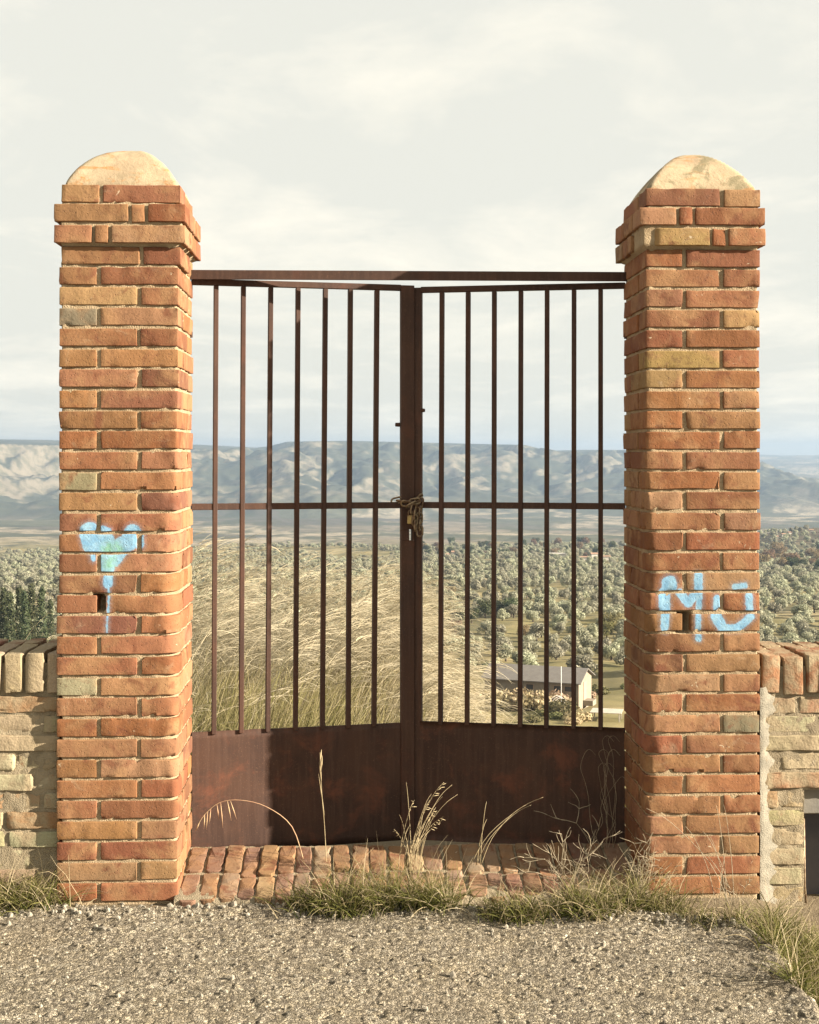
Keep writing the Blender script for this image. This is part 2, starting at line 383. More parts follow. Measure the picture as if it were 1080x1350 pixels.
rows = np.concatenate([np.linspace(-8, 4, 10), np.arange(4.1, 7, 0.1), 7 * np.exp(np.arange(0, math.log(2600 / 7), 0.022)),
                       np.arange(2600, 6200, 13.0), 6200 * np.exp(np.arange(0, math.log(10200 / 6200), 0.018))])
cols = np.concatenate([np.linspace(-0.75, -0.37, 36), np.arange(-0.36, 0.36, 0.0021), np.linspace(0.37, 0.75, 36)])
SS, YY = np.meshgrid(cols, rows); XX = SS * (np.maximum(YY, 0) + 28)
ZZ = height(XX, YY)
nr, nc = XX.shape
idx = np.arange(nr * nc).reshape(nr, nc)
faces = np.stack([idx[:-1, :-1], idx[:-1, 1:], idx[1:, 1:], idx[1:, :-1]], -1).reshape(-1, 4)
# what grows or lies where (true surface colours, no light in them)
def lerp(a, b, t): return a * (1 - t[..., None]) + b * t[..., None]
C = lambda *c: np.array(c, float)
n1 = fbm(XX / 9, YY / 9, 4, 5) + 0.5; n2 = fbm(XX / 60, YY / 60, 4, 6) + 0.5
tint = lerp(np.broadcast_to(C(.29, .23, .115), XX.shape + (3,)), C(.15, .135, .055), np.clip(n1, 0, 1))
tint = lerp(tint, C(.36, .29, .17), sstep(.55, .9, n2) * .8)
soil = sstep(6.5, 5.5, YY); tint = lerp(tint, C(.165, .13, .085), soil)
# valley fields: patchwork
fx = XX + 60 * fbm(XX / 400, YY / 400, 2, 81); fy = YY * 0.42 + 40 * fbm(XX / 300, YY / 500, 2, 83)
f1, f2, fid = worley(fx / 170 + 0.25 * fy / 170, fy / 120, 91)
pal = np.array([(.34, .28, .20), (.22, .18, .13), (.36, .30, .215), (.12, .105, .08), (.11, .11, .07), (.20, .165, .12), (.11, .095, .075), (.33, .27, .185)])
fcol = pal[(fid * 7.999).astype(int)] * (0.92 + 0.25 * fbm(XX / 25, YY / 60, 3, 85)[..., None])
hedge = sstep(0.07, 0.02, f2 - f1); fcol = lerp(fcol, C(.07, .075, .04), hedge * 0.8)
tint = lerp(tint, fcol, sstep(1150, 1500, YY + 260 * (n2 - .5)))
wood = sstep(.66, .78, fbm(XX / 150, YY / 330, 4, 87) + .5) * sstep(1000, 1400, YY); tint = lerp(tint, C(.06, .065, .035), wood * .9)
# hills: pale clay scarps among scrub
d0 = np.interp(XX, [-3000, -1600, -400, 600, 1500], [2300, 2500, 2950, 3150, 3300])
onhill = sstep(0, 250, YY - d0) * sstep(1700, 900, XX)
dzx = np.gradient(ZZ, axis=1) / np.maximum(np.gradient(XX, axis=1), 1e-3); dzy = np.gradient(ZZ, axis=0) / np.maximum(np.gradient(YY, axis=0), 1e-3)
slope = np.hypot(dzx, dzy)
sc = fbm(XX / 210, YY / 260, 5, 95, .6) + .35 * fbm(XX / 40, YY / 55, 4, 97, .6)
lowpart = sstep(4700, 3300, YY)
clay = .85 * sstep(.13, .48, sc * .8 + (slope - .27) * .9 + .07 * lowpart)
hcol = lerp(np.broadcast_to(C(.046, .052, .036), XX.shape + (3,)), C(.215, .18, .13), clay)
hcol = lerp(hcol, C(.135, .118, .08), sstep(.1, .35, fbm(XX / 330, YY / 200, 4, 99)) * sstep(.25, .1, slope) * .85)
tint = lerp(tint, hcol, onhill)
scr = np.exp(-((XX - 330) / 130) ** 2 - ((YY - 1040) / 100) ** 2); tint = lerp(tint, C(.11, .085, .055), np.clip(scr * 1.5, 0, 1))

a = NT('land', 0.97, 0.1); at = a.n('ShaderNodeAttribute', attribute_name='tint'); v = a.coord('Object', rnd=False)
c = a.mix(a.ramp(a.noise(v, 0.035, 8, 0.68), 0.46, 0.62, 0, 0.6), at.outputs['Color'], (0.07, 0.07, 0.038))
c = a.mix(a.ramp(a.noise(a.coord('Object', rnd=False, scale=(1, .5, 1)), 0.016, 10, 0.74, .6), 0.50, 0.58, 0, .55), c, (0.05, 0.055, 0.036))
c = a.mix(a.ramp(a.noise(v, 3.0, 6, 0.7), 0.5, 0.7, 0, 0.5), c, (0.12, 0.095, 0.05))
a.color(c); a.bump(a.noise(v, 12, 6, 0.75), 0.6, 0.03)
MLAND = a.m
terr_o = obj_np('ground', np.stack([XX, YY, ZZ], -1).reshape(-1, 3), faces, MLAND, col=tint.reshape(-1, 3))
tag(terr_o, kind='structure')

# ------------------------------------------------------------------ road slab of coarse aggregate
xs = np.concatenate([np.linspace(-7, -1.6, 40), np.arange(-1.56, 1.2, 0.0036)])
ys = np.concatenate([np.linspace(-4, 3.2, 40), np.arange(3.23, 4.66, 0.006)])
RX, RY = np.meshgrid(xs, ys)
back = 4.555 + 0.02 * fbm(RX / 0.35, RX * 0, 3, 5) + 0.05 * fbm(RX / 1.1, RX * 0 + 3, 2, 6) - 0.11 * sstep(0.3, 1.05, RX)
right = 1.095 + 0.05 * fbm(RY / 0.5, RY * 0, 3, 8) - 0.10 * sstep(4.2, 4.55, RY)
ed = np.minimum(back - RY, right - RX)
ed = ed + 0.03 * fbm(RX / .08, RY / .08, 3, 12)
wob = .35 * fbm(RX / .012, RY / .012, 2, 31)
f1, f2, pid = worley(RX / .0105 + wob, RY / .0125 + wob, 3); g1, g2, gid = worley(RX / .021 + 5 + wob, RY / .024 - wob, 4)
peb = sstep(.0, .30, f2 - f1) * (.25 + .75 * pid) * .0016                 # small stones set in a worn binder
big = (gid > .84) & (g2 - g1 > .03); peb2 = np.where(big, sstep(.0, .35, g2 - g1) * .0034 * (.6 + .4 * gid), 0)
relief = np.maximum(peb, peb2) + 0.0016 * fbm(RX / .03, RY / .03, 4, 14, .6) + 0.009 * fbm(RX / .5, RY / .5, 3, 15)
relief = relief - 0.005 * sstep(.34, .6, fbm(RX / .05, RY / .05, 3, 16))
crev = np.where(big, sstep(.16, .0, g2 - g1), sstep(.14, .0, f2 - f1) * sstep(.2, .5, fbm(RX / .02, RY / .02, 2, 33) + .5))
RZ = -0.045 + relief * sstep(-.1, .1, ed + .1) - 0.10 * sstep(0.02, -0.05, ed) + 0.012 * sstep(.12, 0.02, ed) * (ed > -.02)
tone = 0.62 + 0.68 * np.where(big, gid * 1.15 - .2, pid)
warm = np.where(big, _h(np.floor(gid * 9999), np.floor(gid * 777), 5), _h(np.floor(pid * 9999), np.floor(pid * 777), 6))
rc = np.stack([.198 * tone, (.171 + .006 * warm) * tone, (.122 + .02 * warm) * tone], -1)
rc = lerp(rc, C(.37, .335, .265), sstep(.88, .96, pid) * .75); rc = lerp(rc, C(.105, .092, .075), sstep(.16, .06, pid) * .7)
rc = lerp(rc, C(.07, .058, .042), crev * .75)
rc = lerp(rc, C(.21, .175, .12), sstep(.0, .5, fbm(RX / .4, RY / .4, 4, 18)) * .35)
rc = lerp(rc, C(.15, .13, .10), sstep(.1, .5, fbm(RX / .22, RY / .3, 4, 28)) * .4)
nr, nc = RX.shape; idx = np.arange(nr * nc).reshape(nr, nc)
faces = np.stack([idx[:-1, :-1], idx[:-1, 1:], idx[1:, 1:], idx[1:, :-1]], -1).reshape(-1, 4)
a = NT('road', 0.96, 0.12); at = a.n('ShaderNodeAttribute', attribute_name='tint'); v = a.coord('Object', rnd=False)
vw = a.n('ShaderNodeVectorMath', operation='ADD'); a.l(v, vw.inputs[0]); nw = a.n('ShaderNodeTexNoise'); a.l(v, nw.inputs['Vector']); nw.inputs['Scale'].default_value = 60
sw = a.n('ShaderNodeVectorMath', operation='SCALE'); a.l(nw.outputs['Color'], sw.inputs[0]); sw.inputs['Scale'].default_value = .012; a.l(sw.outputs[0], vw.inputs[1]); vv = vw.outputs[0]
c = a.mix(1.0, at.outputs['Color'], a.mix(a.ramp(a.vor(vv, 115, out='Color'), .15, .85), (.85, .82, .77), (2.05, 2.0, 1.92)), 'MULTIPLY')
c = a.mix(a.ramp(a.vor(vv, 115, 'DISTANCE_TO_EDGE'), .0, .09, .7, 0), c, (0.075, 0.063, 0.047))                # gaps between the grains
c = a.mix(a.ramp(a.vor(vv, 52, out='Color'), .82, .90, 0, .6), c, (0.40, 0.36, 0.28))
c = a.mix(a.ramp(a.noise(v, 420, 3, .7), .5, .7, 0, .4), c, (0.15, 0.13, 0.10)); a.color(c)
hh_ = a.math('ADD', a.math('MULTIPLY', a.ramp(a.vor(vv, 115, 'DISTANCE_TO_EDGE'), 0, .22), .8), a.math('MULTIPLY', a.vor(vv, 115, out='Color'), .7))
hh_ = a.math('ADD', hh_, a.math('MULTIPLY', a.noise(v, 420, 4, .7), .5)); a.bump(hh_, 1.0, 0.0045)
tag(obj_np('road', np.stack([RX, RY, RZ], -1).reshape(-1, 3), faces, a.m, col=rc.reshape(-1, 3)), kind='structure')
def road_z(x, y):
    i = min(max(int(np.searchsorted(ys, y)), 0), len(ys) - 1); j = min(max(int(np.searchsorted(xs, x)), 0), len(xs) - 1)
    return max(float(RZ[i, j]), ground_z(x, y))

def road_zs(x, y):
    i = np.clip(np.searchsorted(ys, y), 0, len(ys) - 1); j = np.clip(np.searchsorted(xs, x), 0, len(xs) - 1)
    return np.maximum(RZ[i, j], height(x, y))
# loose stones
rs = np.random.RandomState(4); sv = []; sf = []; sc_ = []
ico = bmesh.new(); bmesh.ops.create_icosphere(ico, subdivisions=1, radius=1.0); ico.verts.ensure_lookup_table()
IV = np.array([v.co[:] for v in ico.verts]); IF = np.array([[v.index for v in f.verts] for f in ico.faces]); ico.free()
for i in range(1500):
    if i < 700: x = rs.uniform(-1.45, 1.2); y = 4.52 + rs.normal(0, .05) - .11 * float(sstep(.3, 1.05, np.array(x)))
    else: x = rs.uniform(-1.4, 1.08); y = rs.uniform(3.3, 4.5)
    r = min(0.0032 * math.exp(rs.normal(0, .5)), .016) * (1.35 if i < 700 else 1)
    q = IV * (r * rs.uniform(.7, 1.3, 3)) * (1 + rs.uniform(-.22, .22, (len(IV), 1)))
    sf.append(IF + len(sv) * len(IV)); sv.append(q + [x, y, r * .3]); t = rs.uniform(.7, 1.4)
    sc_.append(np.tile(np.array([.23, .205, .16]) * t, (len(IV), 1)))
sv = np.array(sv); sv[:, :, 2] += road_zs(sv[:, :, 0].mean(1), sv[:, :, 1].mean(1))[:, None]
tag(obj_np('gravel', np.concatenate(sv), np.concatenate(sf), tint_material('stone', 0, .95), col=np.concatenate(sc_), smooth=False),
    'loose pale grit lying on the rough road and its edge', 'gravel', kind='stuff')

# ------------------------------------------------------------------ bricks
def ring(x0, x1, y0, y1, rad, step=None, nside=None, narc=3):
    pts = []; cs = [(x0, y0, rad[0], math.pi), (x1, y0, rad[1], 1.5 * math.pi), (x1, y1, rad[2], 0.0), (x0, y1, rad[3], 0.5 * math.pi)]
    sg = [(1, 1), (-1, 1), (-1, -1), (1, -1)]; arcs = []
    for (cx, cy, r, a0), (sx, sy) in zip(cs, sg):
        ox, oy = cx + sx * r, cy + sy * r
        arcs.append([(ox + r * math.cos(a0 + i / narc * math.pi / 2), oy + r * math.sin(a0 + i / narc * math.pi / 2)) for i in range(narc + 1)])
    for k in range(4):
        pts += arcs[k]; a = arcs[k][-1]; b = arcs[(k + 1) % 4][0]
        n = nside if nside else max(1, int(round(math.hypot(b[0] - a[0], b[1] - a[1]) / step)))
        for i in range(1, n): pts.append((a[0] + (b[0] - a[0]) * i / n, a[1] + (b[1] - a[1]) * i / n))
    return pts
rnd = random.Random(11)
TONES = [(.205, .077, .034), (.218, .088, .040), (.182, .065, .030), (.232, .106, .051), (.205, .081, .036), (.218, .094, .043), (.165, .067, .035), (.24, .122, .060)]
def brick_mesh(name, lx, ly, lz, mat, rad=None, rough=1.0, seed=0, chips=(), uvo=None, step=0.017):
    h = lz / 2; rad = [max(.0028, q) for q in (rad or (0, 0, 0, 0))]
    big = max(rad); pts = ring(-lx / 2, lx / 2, -ly / 2, ly / 2, rad, step=step, narc=6 if big > .012 else 2)
    lv = [(-h, .0024), (-h + .0022, 0), (-h + .012, 0), (h - .012, 0), (h - .0022, 0), (h, .0024)]
    vs = []; n = len(pts); S = Vector((seed * 3.7, seed * 1.3, seed * 2.1))
    for zi, (z, ins) in enumerate(lv):
        for (x, y) in pts:
            p = Vector((x, y, z)); d = Vector((x, y, 0))
            nx = mnoise.noise(p * 22 + S) * .0022 * rough + mnoise.noise(p * 70 + S) * .0012 * rough
            e = ins + (max(0, mnoise.noise(p * 62 + S * 1.7) - .18) * .011 * rough if zi in (0, 1, 4, 5) else 0)
            ax = min(1.0, (lx / 2 - abs(x)) / .01); ay = min(1.0, (ly / 2 - abs(y)) / .01)
            if lx / 2 - abs(x) < ly / 2 - abs(y): p.x += (nx - e) * math.copysign(1, x)
            else: p.y += (nx - e) * math.copysign(1, y)
            if max(rad) > .012: p.x -= d.x / lx * 2 * e * .3
            p.z += mnoise.noise(Vector((x, y, 0)) * 16 + S + Vector((0, 0, z * 9))) * .0016 * min(rough, 2)
            for (c, r, dep) in chips:
                q = (p - c).length
                if q < r: p += (-d).normalized() * dep * (1 - (q / r) ** 2) + Vector((0, 0, -math.copysign(dep * .4, z) * (1 - q / r) if zi in (0, 5) else 0))
            vs.append(p)
    fs = []
    for k in range(len(lv) - 1):
        for i in range(n): j = (i + 1) % n; fs.append((k * n + i, k * n + j, (k + 1) * n + j, (k + 1) * n + i))
    vs.append(Vector((0, 0, -h))); vs.append(Vector((0, 0, h))); b = len(vs) - 2; T = (len(lv) - 1) * n
    for i in range(n): j = (i + 1) % n; fs.append((b, j, i)); fs.append((b + 1, T + i, T + j))
    me = bpy.data.meshes.new(name); me.from_pydata(vs, [], fs); me.materials.append(mat)
    me.polygons.foreach_set('use_smooth', [True] * len(fs))
    if uvo is not None:
        uv = me.uv_layers.new(name='paint'); front = [p.normal.y < -0.25 for p in me.polygons]
        for p in me.polygons:
            for li in p.loop_indices:
                co = me.vertices[me.loops[li].vertex_index].co
                uv.data[li].uv = (co.x + uvo[0], co.z + uvo[1]) if front[p.index] else (50, 50)
    me.set_sharp_from_angle(angle=R(33)); me.update(); return me
bcount = [0]
def put_brick(parent, c, dims, mat, tone=None, rad=None, rough=1.0, chips=None, uvt=None, rot=(0, 0, 0), step=.017):
    bcount[0] += 1; s = bcount[0]
    if chips is None:
        chips = []
        for q in range(rnd.choice((0, 0, 1, 1, 2))):
            chips.append((Vector((rnd.choice((-1, 1)) * dims[0] / 2 * rnd.uniform(.4, 1), -dims[1] / 2 if rnd.random() < .75 else dims[1] / 2, rnd.choice((-1, 1)) * dims[2] / 2)), rnd.uniform(.010, .024), rnd.uniform(.004, .010)))
    me = brick_mesh('brick', *dims, mat, rad, rough, s, chips, uvt, step)
    o = bpy.data.objects.new('brick', me); o.location = c; o.rotation_euler = rot
    t = tone or rnd.choice(TONES); k = rnd.uniform(.80, 1.12); o.color = (t[0] * k, t[1] * 1.10 * k * rnd.uniform(.93, 1.1), t[2] * 1.12 * k * rnd.uniform(.9, 1.15), 1)
    return link(o, parent)

PITCH = 0.0678; BH = 0.0577; TOPZ = 2.322; NC = 35; PW = 0.389; PDp = 0.402
GREY = (.195, .142, .094); PALE = (.235, .185, .12); OCH = (.26, .145, .062)
def make_pillar(t0, front_short_first, mat, wear, label, special, lichen, rust, gap_course, width):
    W = width
    root = empty('brick_pillar', G(t0, 0, 0), YAW); tag(root, label, 'pillar', 'gate pillars')
    inner = 1 if t0 < 0 else 0                  # index of the worn front corner (0 left, 1 right)
    BL = W - .136; BW = .122
    def zc(k): return TOPZ - k * PITCH - BH / 2
    for k in range(NC):
        z = zc(k); jz = lambda: rnd.uniform(-.0015, .0015)
        w = wear(k)
        if k in (1, 2):                         # two corbelled courses
            eL, eR, eF = (.012, .026, .022) if t0 < 0 else (.026, .012, .022)
            tot = W + eL + eR; s = .042; j = .012; Hh = .122; S = tot - s - Hh - 2 * j
            order = ([S, s, Hh] if k == 1 else [Hh, s, S]) if t0 < 0 else ([Hh, s, S] if k == 1 else [S, s, Hh])
            x = -eL
            for i, L in enumerate(order):
                rad = None; ch = None; xx0 = x; LL = L
                if t0 > 0 and k == 2 and i == 0: xx0 = x + .045; LL = L - .045; rad = (.03, 0, 0, 0)
                put_brick(root, (xx0 + LL / 2, -eF + .06 + rnd.uniform(-.002, .002), z + jz()), (LL, .122, BH), mat, special.get((k, i)), rad, chips=ch, uvt=(t0 + xx0 + LL / 2, z))
                x += L + j
            for sx in (-eL, W + eR - .122):
                y = -eF + .122 + j; end = PDp + .02 - .122 - j; a_ = .15 if k == 1 else .06
                if sx < 0 and t0 > 0 and k == 2: y += .02
                for L in (a_, end - y - a_ - j):
                    put_brick(root, (sx + .061, y + L / 2, z + jz()), (.122, L, BH), mat, uvt=(90, 90)); y += L + j
            x = -eL
            for L in (tot * .6 - j, tot * .4):
                put_brick(root, (x + L / 2, PDp + .02 - .061, z + jz()), (L, .122, BH), mat, uvt=(90, 90)); x += L + j
            continue
        sh = (k % 2 == 1) if t0 < 0 else (k % 2 == 0)          # stretcher first?
        if k == 0: sh = (t0 > 0)
        off = .008 if (k in (0, 3) and t0 < 0) else 0.0
        low = -.008 if (k >= gap_course and t0 < 0) else 0.0
        pf = lambda: rnd.uniform(-.0025, .0025)
        rr = lambda i: tuple((w * rnd.uniform(.8, 1.15) if q == i else 0) for q in range(4))
        rgh = 1.0 + (1.0 if w > .012 else 0)
        gapw = .03 if k == gap_course else .014
        yb = PDp - .122; hl = PDp - .122 - .014 - .01
        if sh:
            L1, L2 = W - BW - gapw, BW
            A = ((off + low + L1 / 2 - low / 2, .061 + pf(), z + jz()), (L1 - low, .122, BH)); B = ((W - L2 / 2 + off + pf(), hl / 2, z + jz()), (L2, hl, BH))
            Cc = ((W - BL / 2 - .002 + pf(), PDp - .061, z), (BL, .122, BH)); D = ((.061 + pf(), PDp - hl / 2, z), (BW, hl, BH))
            if D[0][1] - hl / 2 < .122 + .008: D = ((.061 + pf(), (.134 + PDp) / 2, z), (BW, PDp - .134, BH))
            if B[0][1] + hl / 2 > yb - .008: B = ((B[0][0], (yb - .012) / 2, B[0][2]), (L2, yb - .012, BH))
        else:
            L2 = W - BW - gapw; L1 = BW
            A = ((off + low / 2 + L1 / 2, (yb - .012) / 2 + pf() * .7, z + jz()), (L1 - low, yb - .012, BH)); B = ((W - L2 / 2 + off, .061 + pf(), z + jz()), (L2, .122, BH))
            Cc = ((W - .061 + pf(), (.134 + PDp) / 2, z), (BW, PDp - .134, BH)); D = ((BL / 2 + .002, PDp - .061, z), (BL, .122, BH))
        put_brick(root, *A, mat, special.get((k, 0)), rr(0) if inner == 0 else None, rgh if inner == 0 else 1, uvt=(t0 + A[0][0], z))
        put_brick(root, *B, mat, special.get((k, 1)), rr(1) if inner == 1 else None, rgh if inner == 1 else 1, uvt=(t0 + B[0][0], z))
        put_brick(root, *Cc, mat, uvt=(90, 90)); put_brick(root, *D, mat, uvt=(90, 90))
    # mortar, recessed behind the brick faces
    zs = np.arange(-.06, TOPZ - .006, .011); vs = []; fs = []; n = None
    for zi, z in enumerate(zs):
        k = int((TOPZ - z) / PITCH); wv = wear(k)
        e = (.02 if k in (1, 2) else 0)
        rad = [.006] * 4; rad[inner] = max(.006, wv * 1.1 + .004)
        ins = .0068
        pts = ring(ins - (e if t0 > 0 else 0), W - ins + (e if t0 < 0 else 0), ins - e, PDp - ins + e, rad, nside=30, narc=4); n = len(pts)
        for (x, y) in pts:
            p = Vector((x * 45, y * 45, float(z) * 45)); q = mnoise.noise(p) * .0035 + mnoise.noise(p * 3) * .0018
            if k == gap_course and y < .05 and (abs(x - ((BW + .008) if t0 < 0 else (BW + .008))) < .022) and TOPZ - k * PITCH - BH < z < TOPZ - k * PITCH: yy = y + .07
            else: yy = y
            dx, dy = x - W / 2, y - PDp / 2; m = max(abs(dx), abs(dy))
            vs.append((x + (q if abs(dx) == m else 0) * math.copysign(1, dx), yy + (q if abs(dy) >= m * .98 else 0) * math.copysign(1, dy), float(z)))
    for a_ in range(len(zs) - 1):
        for i in range(n): j = (i + 1) % n; fs.append((a_ * n + i, a_ * n + j, (a_ + 1) * n + j, (a_ + 1) * n + i))
    fs2 = np.array(fs); obj_np('mortar', vs, fs2, MMORT, root)
    # rounded cement cap: four curved sides meeting on the diagonals
    N = 48; g = np.linspace(-1, 1, N); U, V = np.meshgrid(g, g); m = np.maximum(abs(U), abs(V)); m = np.clip(m, 0, .9995)
    hx, hy = W / 2 - .012, PDp / 2 - .012
    dz = .148 * np.sqrt(1 - m ** 2.1) + .004 * fbm(U * 3, V * 3, 4, int(lichen * 10))
    # spread the rim rows so that the steep edge stays smooth
    mm = np.sin(m * math.pi / 2) / np.maximum(m, 1e-4); U2, V2 = U * mm, V * mm
    mx_ = np.maximum(abs(U2), abs(V2)); kf = .45 if t0 < 0 else .25
    dz = .158 * (kf * np.sqrt(np.clip(1 - mx_ ** 2, 0, 1)) + (1 - kf) * np.clip(1 - mx_ ** 1.8, 0, 1)) + .004 * fbm(U * 3, V * 3, 4, int(lichen * 10)) * np.sqrt(1 - m)
    P = np.stack([W / 2 + (.006 if t0 < 0 else 0) + U2 * hx, PDp / 2 + V2 * hy, TOPZ - .004 + dz], -1).reshape(-1, 3)
    idx = np.arange(N * N).reshape(N, N); f = np.stack([idx[:-1, :-1], idx[:-1, 1:], idx[1:, 1:], idx[1:, :-1]], -1).reshape(-1, 4)
    cap = obj_np('cap', P, f, dome_material('cap_cement', lichen, rust), root); cap['label'] = 'rounded cream cement cap'
    return root
def wearL(k): return float(np.interp(k, [0, 8, 12, 15, 17, 20, 24, 27, 30, 33], [0, 0, .012, .026, .05, .062, .052, .036, .02, .006]))
def wearR(k): return float(np.interp(k, [0, 10, 13, 16, 20, 24, 27, 30, 33], [0, 0, .014, .03, .034, .04, .036, .024, .012])) * (0.75 + .4 * ((k * 7) % 5) / 4)
TL0, TL1 = px_t(78), px_t(235); TR0, TR1 = px_t(852), px_t(1002)
pillL = make_pillar(TL0, True, MBR_L, wearL, 'square brick gate pillar with a blue painted heart on its face', {(6, 0): GREY, (5, 0): OCH, (14, 0): GREY, (24, 0): PALE}, .25, .9, 20, TL1 - TL0)
pillR = make_pillar(TR0, False, MBR_R, wearR, 'square brick gate pillar with pale blue painted letters on its face', {(0, 1): OCH, (6, 1): OCH, (8, 0): OCH, (9, 0): OCH, (26, 1): GREY, (2, 0): OCH}, .85, .55, 21, TR1 - TR0)

# ------------------------------------------------------------------ threshold of worn bricks on edge
th = empty('brick_threshold', G(0, 0, 0), YAW); tag(th, 'worn brick threshold sloping up under the rusty gate', 'threshold')
x = TL1 + .004; i = 0
tilt = math.atan2(.055, .38)
def th_z(y): return -.018 + (y + .03) * .145
while x < TR0 - .03:
    wd = rnd.uniform(.052, .062); ys_ = [(-.03 + rnd.uniform(-.008, .008), .15 + rnd.uniform(-.04, .03)), None]
    cut = ys_[0][1]
    for (ya, yb) in ((ys_[0][0], cut - .006), (cut + .006, .358)):
        zm = th_z((ya + yb) / 2) - (0.006 if ya < .05 else 0) + rnd.uniform(-.004, .004)
        put_brick(th, (x + wd / 2, (ya + yb) / 2, zm - .035), (wd, yb - ya, .07), MBR, rnd.choice([(.22, .125, .075), (.20, .105, .06), (.24, .15, .095), (.17, .09, .055)]),
                  (.015, .015, .012, .012), 1.8, chips=(), rot=(tilt + (.06 if ya < .05 else 0), rnd.uniform(-.05, .05), rnd.uniform(-.03, .03)), step=.025)
    x += wd + rnd.uniform(.004, .011)
N = 120; g = np.linspace(TL1 - .01, TR0 + .01, N); gy = np.linspace(-.04, .37, 34); U, V = np.meshgrid(g, gy)
Zt = -.018 + (V + .03) * .145 - .014 + .004 + .006 * fbm(U / .03, V / .03, 4, 3); Zt[0] -= .08
idx = np.arange(U.size).reshape(U.shape); f = np.stack([idx[:-1, :-1], idx[:-1, 1:], idx[1:, 1:], idx[1:, :-1]], -1).reshape(-1, 4)
obj_np('mortar', np.stack([U, V, Zt], -1).reshape(-1, 3), f, MMORTW, th)

# ------------------------------------------------------------------ low side walls
def wall(name, x0, x1, ztop, yf, label, pale, hole=None, seed=1):
    root = empty(name, G(x0 if x0 < 0 else x0, 0, 0), YAW); tag(root, label, 'wall', 'low walls beside the gate'); r = random.Random(seed)
    ox = x0; CH = .128; dep = .36
    # coping: bricks on edge
    x = x0
    while x < x1 - .03:
        wd = r.uniform(.052, .072)
        for (ya, yb) in ((yf - .012 + r.uniform(-.006, .008), yf + .236), (yf + .246, yf + dep + .01)):
            put_brick(root, (x - ox + wd / 2, (ya + yb) / 2, ztop - CH / 2 + r.uniform(-.006, .006)), (wd, yb - ya, CH), MWORN,
                      ((.30, .215, .13) if pale else (.22, .092, .048)) if ya < yf + .1 else (.17, .075, .042), (.007, .007, .004, .004), 2.0, rot=(0, r.uniform(-.03, .03), r.uniform(-.04, .04)))
        x += wd + r.uniform(.008, .016)
    z = ztop - CH - .014; row = 0
    while z > -.12:
        x = x0 + (0 if row % 2 == 0 else -.06); hgt = r.uniform(.05, .057)
        while x < x1:
            L = r.choice((.25, .25, .12, .2)); a_, b_ = max(x, x0), min(x + L, x1)
            skip = b_ - a_ < .03 or (hole and b_ > hole[0] + .004 and a_ < hole[1] and z - hgt < hole[3] and z > hole[2])
            if skip and hole and a_ < hole[0] - .04 and b_ > hole[0]: b_ = hole[0]; skip = False
            if not skip:
                tn = r.choice([(.31, .235, .145), (.32, .25, .16), (.28, .19, .11), (.29, .16, .085), (.30, .23, .14)])
                put_brick(root, (x0 - ox + (a_ + b_) / 2 - x0, yf + .06 + r.uniform(-.004, .010), z - hgt / 2), (b_ - a_, .12, hgt), MWORN, tn, (.006, .006, 0, 0), 2.6, step=.022)
            x += L + .014
        z -= hgt + .011; row += 1
    # lime mortar body, almost flush
    gx = np.arange(x0 - .005, x1, .012); gz = np.arange(-.16, ztop - .03, .012); U, V = np.meshgrid(gx, gz)
    Yf = yf + .008 + .006 * fbm(U / .05, V / .05, 4, seed) + .005 * fbm(U / .015, V / .015, 3, seed + 3)
    idx = np.arange(U.size).reshape(U.shape); f = np.stack([idx[:-1, :-1], idx[:-1, 1:], idx[1:, 1:], idx[1:, :-1]], -1).reshape(-1, 4)
    if hole:
        cx = ((U[:-1, :-1] + U[1:, 1:]) / 2).ravel(); cz = ((V[:-1, :-1] + V[1:, 1:]) / 2).ravel()
        f = f[~((cx > hole[0]) & (cx < hole[1]) & (cz > hole[2]) & (cz < hole[3]))]
    obj_np('mortar', np.stack([U - ox, Yf, V], -1).reshape(-1, 3), f, MMORTW, root)
    core = MB(); h = hole
    if h:
        core.box(x0 - ox - .004, h[0] - ox, yf + .03, yf + dep - .01, -.16, ztop - .04); core.box(h[0] - ox, h[1] - ox, yf + .03, yf + dep - .01, h[3], ztop - .04)
        core.box(h[1] - ox, x1 - ox, yf + .03, yf + dep - .01, -.16, ztop - .04); core.box(h[0] - ox, h[1] - ox, yf + .20, yf + dep - .01, -.16, h[3] - .001)
    else: core.box(x0 - ox - .004, x1 - ox, yf + .03, yf + dep - .01, -.16, ztop - .04)
    core.build('core', MMORTW, root)
    return root
wl_ = wall('brick_wall', TL0 - 1.3, TL0 - .004, .772, .026, 'eroded pale brick wall adjoining the pillar with the heart', True, None, 3)
HZ = (1.338, 1.80, -.12, .30)
wr_ = wall('brick_wall', TR1 + .012, TR1 + 1.3, .752, .034, 'low brick wall with a dark niche adjoining the lettered pillar', False, HZ, 5)
ox = TR1 + .012
# cement fillet between pillar and wall, and what stands in the niche
gz = np.arange(-.12, .66, .012); gx = np.linspace(-.008, .07, 9); U, V = np.meshgrid(gx, gz)
edge = .036 + .034 * fbm(V / .07, V * 0 + 2, 4, 8, .65) + .022 * sstep(.3, .0, V)
Y = .012 + .03 * (U / edge).clip(0, 1.6) + .006 * fbm(U / .03, V / .03, 4, 9)
idx = np.arange(U.size).reshape(U.shape); f = np.stack([idx[:-1, :-1], idx[:-1, 1:], idx[1:, 1:], idx[1:, :-1]], -1).reshape(-1, 4)
obj_np('cement_fillet', np.stack([U, Y, V], -1).reshape(-1, 3), f, MCEM, wr_)
m = MB(); m.box(HZ[0] - ox - .0, HZ[1] - ox, .075, .20, .205, .298); m.build('niche_lintel', plain('concrete', (.20, .185, .155), (.15, .14, .12), 9, .95, .003), wr_, bevel=.004)
